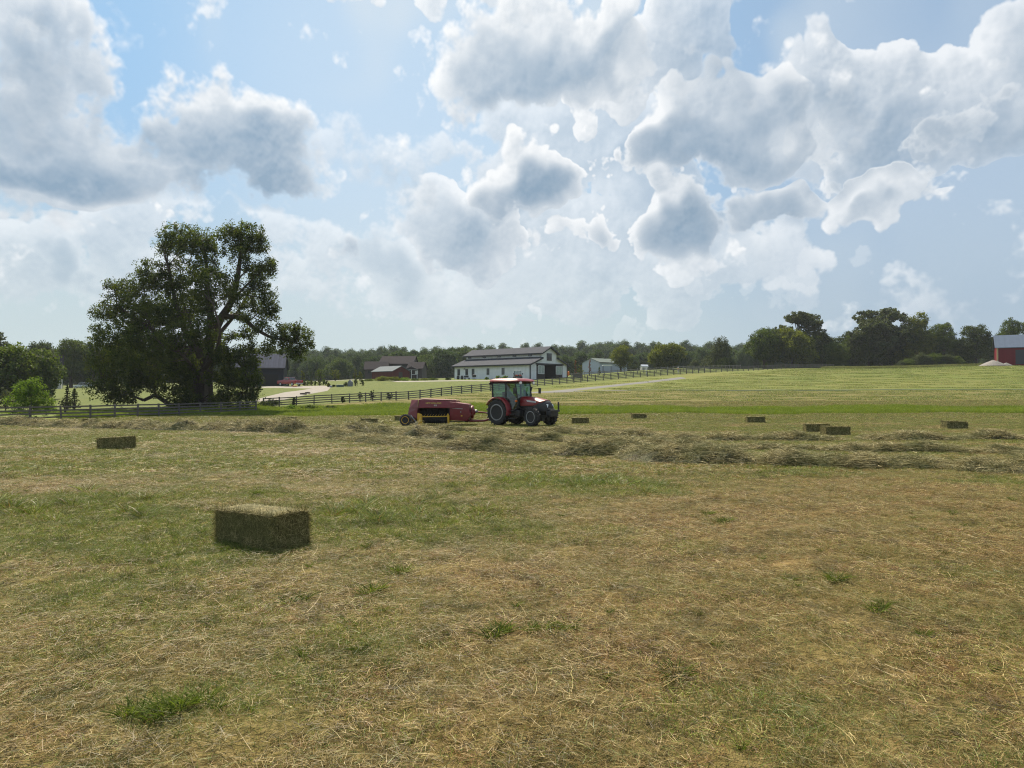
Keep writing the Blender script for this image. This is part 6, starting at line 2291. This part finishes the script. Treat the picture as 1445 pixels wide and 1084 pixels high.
    for s in (-1, 1):
        l = MB()
        l.box((1.26, s * .80, 1.40), (.08, .14, .11))
        l.build('indicator', AMBER, root, bevel=.02)
        m_ = MB()
        m_.tube([(1.20, s * .70, 2.15), (1.34, s * (1.06 if s < 0 else 1.36), 2.12), (1.34, s * (1.06 if s < 0 else 1.36), 1.9)], .02, 6)
        m_.box((1.35, s * (1.06 if s < 0 else 1.36), 1.98), (.06, .20, .34))
        m_.build('mirror', T_BLACK, root, bevel=.01)
    ex = MB()
    ex.tube([(1.36, .40, 1.5), (1.36, .44, 1.9), (1.34, .60, 2.2)], .045, 8)
    ex.build('exhaust', T_BLACK, root, smooth=True)
    se = MB()
    se.box((.10, 0, 1.28), (.50, .48, .16))
    se.box((-.12, 0, 1.62), (.14, .48, .60), (0, R(-8), 0))
    se.build('driver_seat', T_BLACK, root, bevel=.05)
    sw_ = MB()
    cpt = [(1.0 + .04 * 0, 0, 1.55)]
    ringp = [(.86 - .10 * math.cos(a), .19 * math.sin(a), 1.60 + .16 * math.cos(a)) for a in (2 * math.pi * k / 20 for k in range(21))]
    sw_.tube(ringp, .016, 6)
    sw_.tube([(.86, 0, 1.60), (1.15, 0, 1.35)], .03, 6)
    sw_.box((1.08, 0, 1.36), (.20, .50, .28))
    sw_.build('steering_wheel', T_BLACK, root, smooth=True)


tractor()


def skin_mesh(name, pts, edges, m, parent=None, subsurf=2):
    me = bpy.data.meshes.new(name)
    me.from_pydata([p[:3] for p in pts], edges, [])
    o = link_mesh(name, me, m, parent)
    o.modifiers.new('skin', 'SKIN')
    for k, p in enumerate(pts):
        me.skin_vertices[0].data[k].radius = (p[3], p[4] if len(p) > 4 else p[3])
        me.skin_vertices[0].data[k].use_root = (k == 0)
    o.modifiers['skin'].use_smooth_shade = True
    s_ = o.modifiers.new('smooth', 'SUBSURF')
    s_.levels = s_.render_levels = subsurf
    return o


def driver():
    """seated, facing forward (+x), hands on the steering wheel"""
    SKIN = paint('skin', (.42, .25, .17), .6, var=.06)
    SHIRT = paint('pale_blue_shirt', (.32, .40, .50), .85, var=.1)
    TROU = paint('dark_trousers', (.040, .045, .060), .9)
    CAP = paint('dark_cap', (.035, .035, .04), .8)
    z0 = 1.40
    P_, E_ = [], []

    def a(*p):
        P_.append(p)
        return len(P_) - 1
    hip = a(.05, 0, z0 + .05, .15, .12)
    wa = a(.03, 0, z0 + .22, .14, .11)
    chs = a(.03, 0, z0 + .42, .17, .12)
    nk = a(.05, 0, z0 + .57, .065)
    hd0 = a(.08, 0, z0 + .66, .075)
    hd1 = a(.09, 0, z0 + .76, .10, .09)
    hd2 = a(.08, 0, z0 + .85, .07)
    ns_ = a(.19, 0, z0 + .74, .016)
    E_ += [(hip, wa), (wa, chs), (chs, nk), (nk, hd0), (hd0, hd1), (hd1, hd2), (hd1, ns_)]
    arms = []
    for s in (-1, 1):
        sh = a(.03, s * .19, z0 + .49, .065)
        el = a(.22, s * .27, z0 + .25, .048)
        wr = a(.66, s * .17, z0 + .28, .032)
        pm = a(.74, s * .16, z0 + .28, .035, .02)
        E_ += [(chs, sh), (sh, el), (el, wr), (wr, pm)]
        for k, ln in enumerate((.055, .065, .060, .048)):
            f1 = a(.77, s * (.145 + .018 * k), z0 + .29, .010)
            f2 = a(.77 + ln * .8, s * (.145 + .018 * k), z0 + .285, .009)
            f3 = a(.77 + ln * .9, s * (.145 + .018 * k), z0 + .255, .008)
            E_ += [(pm, f1), (f1, f2), (f2, f3)]
        t1 = a(.75, s * .125, z0 + .265, .010)
        t2 = a(.78, s * .115, z0 + .24, .009)
        E_ += [(pm, t1), (t1, t2)]
        th = a(.10, s * .10, z0 + .03, .085)
        kn = a(.50, s * .15, z0 + .06, .065)
        an = a(.62, s * .15, z0 - .34, .042)
        toe = a(.78, s * .16, z0 - .38, .038)
        E_ += [(hip, th), (th, kn), (kn, an), (an, toe)]
    body = skin_mesh('person', P_, E_, SKIN)
    body.location = Vector(TR_O) + Vector((0, 0, 0))
    body.rotation_euler = (0, 0, TR_YAW)
    tag(body, 'driver in a pale blue shirt and dark cap seated in the tractor cab', 'person')
    g = 1.14
    sp_ = [(.05, 0, z0 + .06, .165, .135), (.03, 0, z0 + .22, .155, .125), (.03, 0, z0 + .42, .185, .135), (.045, 0, z0 + .53, .085, .08)]
    se_ = [(0, 1), (1, 2), (2, 3)]
    for s in (-1, 1):
        b0 = len(sp_)
        sp_ += [(.03, s * .19, z0 + .49, .078), (.22, s * .27, z0 + .25, .060), (.50, s * .205, z0 + .27, .046)]
        se_ += [(2, b0), (b0, b0 + 1), (b0 + 1, b0 + 2)]
    skin_mesh('shirt', sp_, se_, SHIRT, body)
    tp_ = [(.05, 0, z0 + .04, .165, .12)]
    te_ = []
    for s in (-1, 1):
        b0 = len(tp_)
        tp_ += [(.10, s * .10, z0 + .03, .098), (.50, s * .15, z0 + .06, .078), (.61, s * .15, z0 - .28, .060)]
        te_ += [(0, b0), (b0, b0 + 1), (b0 + 1, b0 + 2)]
    skin_mesh('trousers', tp_, te_, TROU, body)
    c_ = MB()
    c_.lathe([(.115, z0 + .78), (.118, z0 + .82), (.105, z0 + .89), (.06, z0 + .935), (.01, z0 + .945)], (.08, 0, 0), 'Z', 20)
    c_.prism([(.16, z0 + .79), (.30, z0 + .775), (.30, z0 + .785), (.16, z0 + .81)], -.07, .07)
    c_.build('cap', CAP, body, smooth=True)


driver()

B_RED = paint('baler_maroon_paint', (.150, .009, .016), .5, var=.12, coat=.08, scale=1.5, dirt=(.13, .09, .06), dirt_amt=.22)
B_YEL = paint('baler_yellow', (.56, .33, .02), .5, var=.1, scale=3, dirt=(.20, .14, .05), dirt_amt=.3)
B_DARK = paint('baler_inside', (.016, .015, .014), .9, var=.3)
LETTER = paint('yellow_lettering', (.50, .36, .05), .5)
LETTER_W = paint('pale_lettering', (.50, .47, .40), .5)


def baler():
    Y = 41.9
    x0 = wx(572, Y)
    root = empty('hay_baler', (x0, Y, gz(x0 + 2, Y - .8) + .02), R(-5), 'maroon hay baler with yellow pickup, towed behind the red tractor', 'baler')
    # big hood over the pickup, set back at the lower edge
    h = MB()
    h.loft([[(.95, -.95, 1.04), (.98, -.80, 1.50), (.98, .85, 1.50), (.95, .95, 1.04)],
            [(3.12, -.95, 1.04), (3.14, -.80, 1.42), (3.14, .85, 1.42), (3.12, .95, 1.04)]])
    h.box((2.05, -.955, 1.055), (2.2, .04, .07))
    h.box((2.05, -.01, 1.50), (2.1, 1.5, .03), (0, R(2), 0))
    h.build('hood', B_RED, root, bevel=.02)
    # rear corner panels, angled away
    rp = MB()
    rp.loft([[(.98, -.90, 1.50), (.95, -.98, 1.02), (.90, -.98, .40)], [(.44, -.30, 1.48), (.34, -.42, 1.00), (.26, -.45, .66)]], close=False, caps=False)
    rp.add([(.98, -.90, 1.50), (.44, -.30, 1.48), (.44, .85, 1.48), (.98, .85, 1.50)], [(0, 1, 2, 3)])
    rp.add([(.44, -.30, 1.48), (.26, -.45, .66), (.26, .85, .66), (.44, .85, 1.48)], [(0, 1, 2, 3)])
    rp.box((.62, -.66, 1.02), (.80, .05, .045), (0, 0, R(-50) * 0 + math.atan2(-.56, .61)))
    rp.build('rear_panel', B_RED, root)
    # far body and chamber behind the opening
    c = MB()
    c.box((1.9, .45, .82), (3.3, .9, .55))
    c.build('bale_chamber', B_RED, root, bevel=.02)
    d = MB()
    d.box((1.95, -.10, .74), (2.0, .30, .60))
    for k in range(9):
        d.tube([(1.15 + k * .2, -.28, 1.0), (1.32 + k * .2, -.62, .62)], .018, 5)
    d.build('feeder', B_DARK, root)
    # front box
    f = MB()
    f.prism([(2.80, .32), (2.80, 1.38), (3.15, 1.34), (3.92, 1.24), (3.93, .90), (4.02, .62), (3.80, .27)], -.90, .10)
    f.build('knotter_box', B_RED, root, bevel=.03)
    f2 = MB()
    f2.prism([(2.95, .30), (2.95, 1.20), (3.90, 1.15), (3.9, .30)], .10, .85)
    f2.build('gearbox_cover', B_RED, root, bevel=.03)
    rb = MB()
    rb.box((3.25, -.915, 1.00), (.62, .03, .035), (0, R(4), 0))
    rb.box((3.45, -.915, .80), (.06, .03, .06))
    rb.build('latch', T_GREY, root)
    yd = MB()
    yd.box((3.50, -.915, .58), (.09, .03, .07))
    yd.build('warning_sticker', B_YEL, root)
    fw = MB()
    fw.lathe([(.05, 0), (.36, 0), (.38, .06), (.36, .12), (.20, .13), (.12, .22), (.05, .23)], (3.98, -.25, .78), 'X', 28)
    fw.build('flywheel', B_RED, root, smooth=True)
    hb = MB()
    hb.lathe([(.02, .0), (.09, .0), (.10, .14), (.06, .20), (.02, .2)], (4.14, -.25, .82), 'X', 14)
    hb.build('shaft_guard', T_GREY, root, smooth=True)
    sh = MB()
    sh.tube([(4.2, -.25, .80), (4.85, -.15, .73), (5.15, -.05, .70)], .045, 8)
    sh.build('drive_shaft', B_RED, root, smooth=True)
    tn = MB()
    tn.tube([(3.2, -.35, .36), (3.9, -.35, .26), (4.7, -.15, .27), (5.25, .15, .42)], .065, 6)
    tn.tube([(3.3, .5, .36), (4.0, .25, .28), (4.7, -.12, .28)], .05, 6)
    tn.build('tongue', B_RED, root, smooth=True)
    # pickup: yellow side plates, bar, tine drum
    for (xa, xb) in ((.98, 1.26), (2.72, 2.82)):
        s_ = MB()
        s_.prism([(xa, .62), (xa + .02, .74), (xb - .02, .68), (xb, .55), (xb, .12), (xb - .03, .02), (xa + .04, .04), (xa + .01, .3)], -1.22, -1.14)
        s_.prism([(xa + .02, .30), (xa + .03, .60), (xb - .02, .55), (xb - .02, .2)], -1.14, -.55)
        s_.build('pickup_side', B_YEL, root, bevel=.015)
    br = MB()
    br.tube([(1.26, -1.16, .53), (2.0, -1.2, .54), (2.78, -1.16, .56)], .028, 8)
    for k in range(9):
        br.tube([(1.36 + k * .16, -1.18, .54), (1.38 + k * .16, -.80, .66)], .010, 4)
    br.build('wind_guard', B_YEL, root, smooth=True)
    dr = MB()
    dr.lathe([(.05, 0), (.20, 0), (.20, 1.44), (.05, 1.44)], (1.24, -.82, .34), 'X', 20)
    for k in range(16):
        for j in range(4):
            a = j * 1.57 + k * .25
            x_ = 1.30 + k * .088
            dr.tube([(x_, -.82 + .19 * math.cos(a), .34 + .19 * math.sin(a)), (x_, -.82 + .34 * math.cos(a + .2), .34 + .34 * math.sin(a + .2))], .008, 4)
    dr.build('pickup_drum', B_DARK, root, smooth=True)
    bs = MB()
    for k in range(12):
        pts_ = [(1.33 + k * .115, -.82 + .23 * math.cos(a), .34 + .23 * math.sin(a)) for a in (R(60 + j * 28) for j in range(8))]
        bs.tube(pts_, .016, 4)
    bs.build('pickup_bands', B_DARK, root, smooth=True)
    farm_wheel('wheel', (.28, -1.10, .335), .335, .26, root, 18, False, rimm=B_YEL, hubm=B_YEL)
    farm_wheel('wheel', (.28, 1.10, .38), .38, .28, root, 18, False, rimm=B_YEL, hubm=B_YEL)
    gw = MB()
    gw.tube([(.58, -1.1, .62), (.80, -1.15, .34), (1.0, -1.16, .12)], .03, 6)
    gw.lathe([(.02, -.04), (.10, -.04), (.10, .04), (.02, .04)], (.92, -1.18, .12), sides=14)
    gw.build('gauge_arm', T_GREY, root, smooth=True)
    ax = MB()
    ax.box((.28, 0, .40), (.12, 2.1, .12))
    ax.build('axle', B_DARK, root)
    ps = MB()
    ps.add([(2.75, -.92, .30), (3.85, -.92, .26), (3.85, -.55, .20), (2.75, -.55, .22)], [(0, 1, 2, 3)])
    ps.build('skid_plate', B_DARK, root)
    for (txt, x_, z_, s_, m_, wdt) in (('NEW HOLLAND', 1.86, 1.265, .125, LETTER, .92), ('575', 1.98, 1.135, .115, LETTER_W, .22)):
        cu = bpy.data.curves.new('lettering', 'FONT')
        cu.body = txt
        cu.size = s_
        cu.align_x = 'CENTER'
        cu.extrude = .002
        cu.offset = .002
        cu.materials.append(m_)
        tmp = bpy.data.objects.new('lettering_curve', cu)
        COL.objects.link(tmp)
        me = bpy.data.meshes.new_from_object(tmp.evaluated_get(bpy.context.evaluated_depsgraph_get()))
        bpy.data.objects.remove(tmp)
        o = link_mesh('lettering', me, None, root)
        # on the sloping front face of the hood
        t = (z_ - 1.04) / .44
        o.location = (x_, -.95 + .15 * t - .012, z_)
        o.rotation_euler = (R(90 - 18.5), 0, 0)


baler()

# ------------------------------------------------------------------ summer haze
def haze(density, col):
    m, T = new_mat('summer_haze')
    v = T.n('ShaderNodeVolumePrincipled', {'Color': (*col, 1), 'Density': density, 'Anisotropy': 0.0})
    T.n('ShaderNodeOutputMaterial', {'Volume': v.outputs[0]})
    zmin = float(GZ.min()) - 1.0
    zmax = 48.0
    b = MB()
    x0, x1, y0, y1 = gx[0] - 5, gx[-1] + 5, gy[0] - 5, gy[-1] + 5
    b.box(((x0 + x1) / 2, (y0 + y1) / 2, (zmin + zmax) / 2), (x1 - x0, y1 - y0, zmax - zmin))
    o = b.build('haze', m)
    return tag(o, kind='stuff')


haze(.00012, (.80, .88, 1.0))
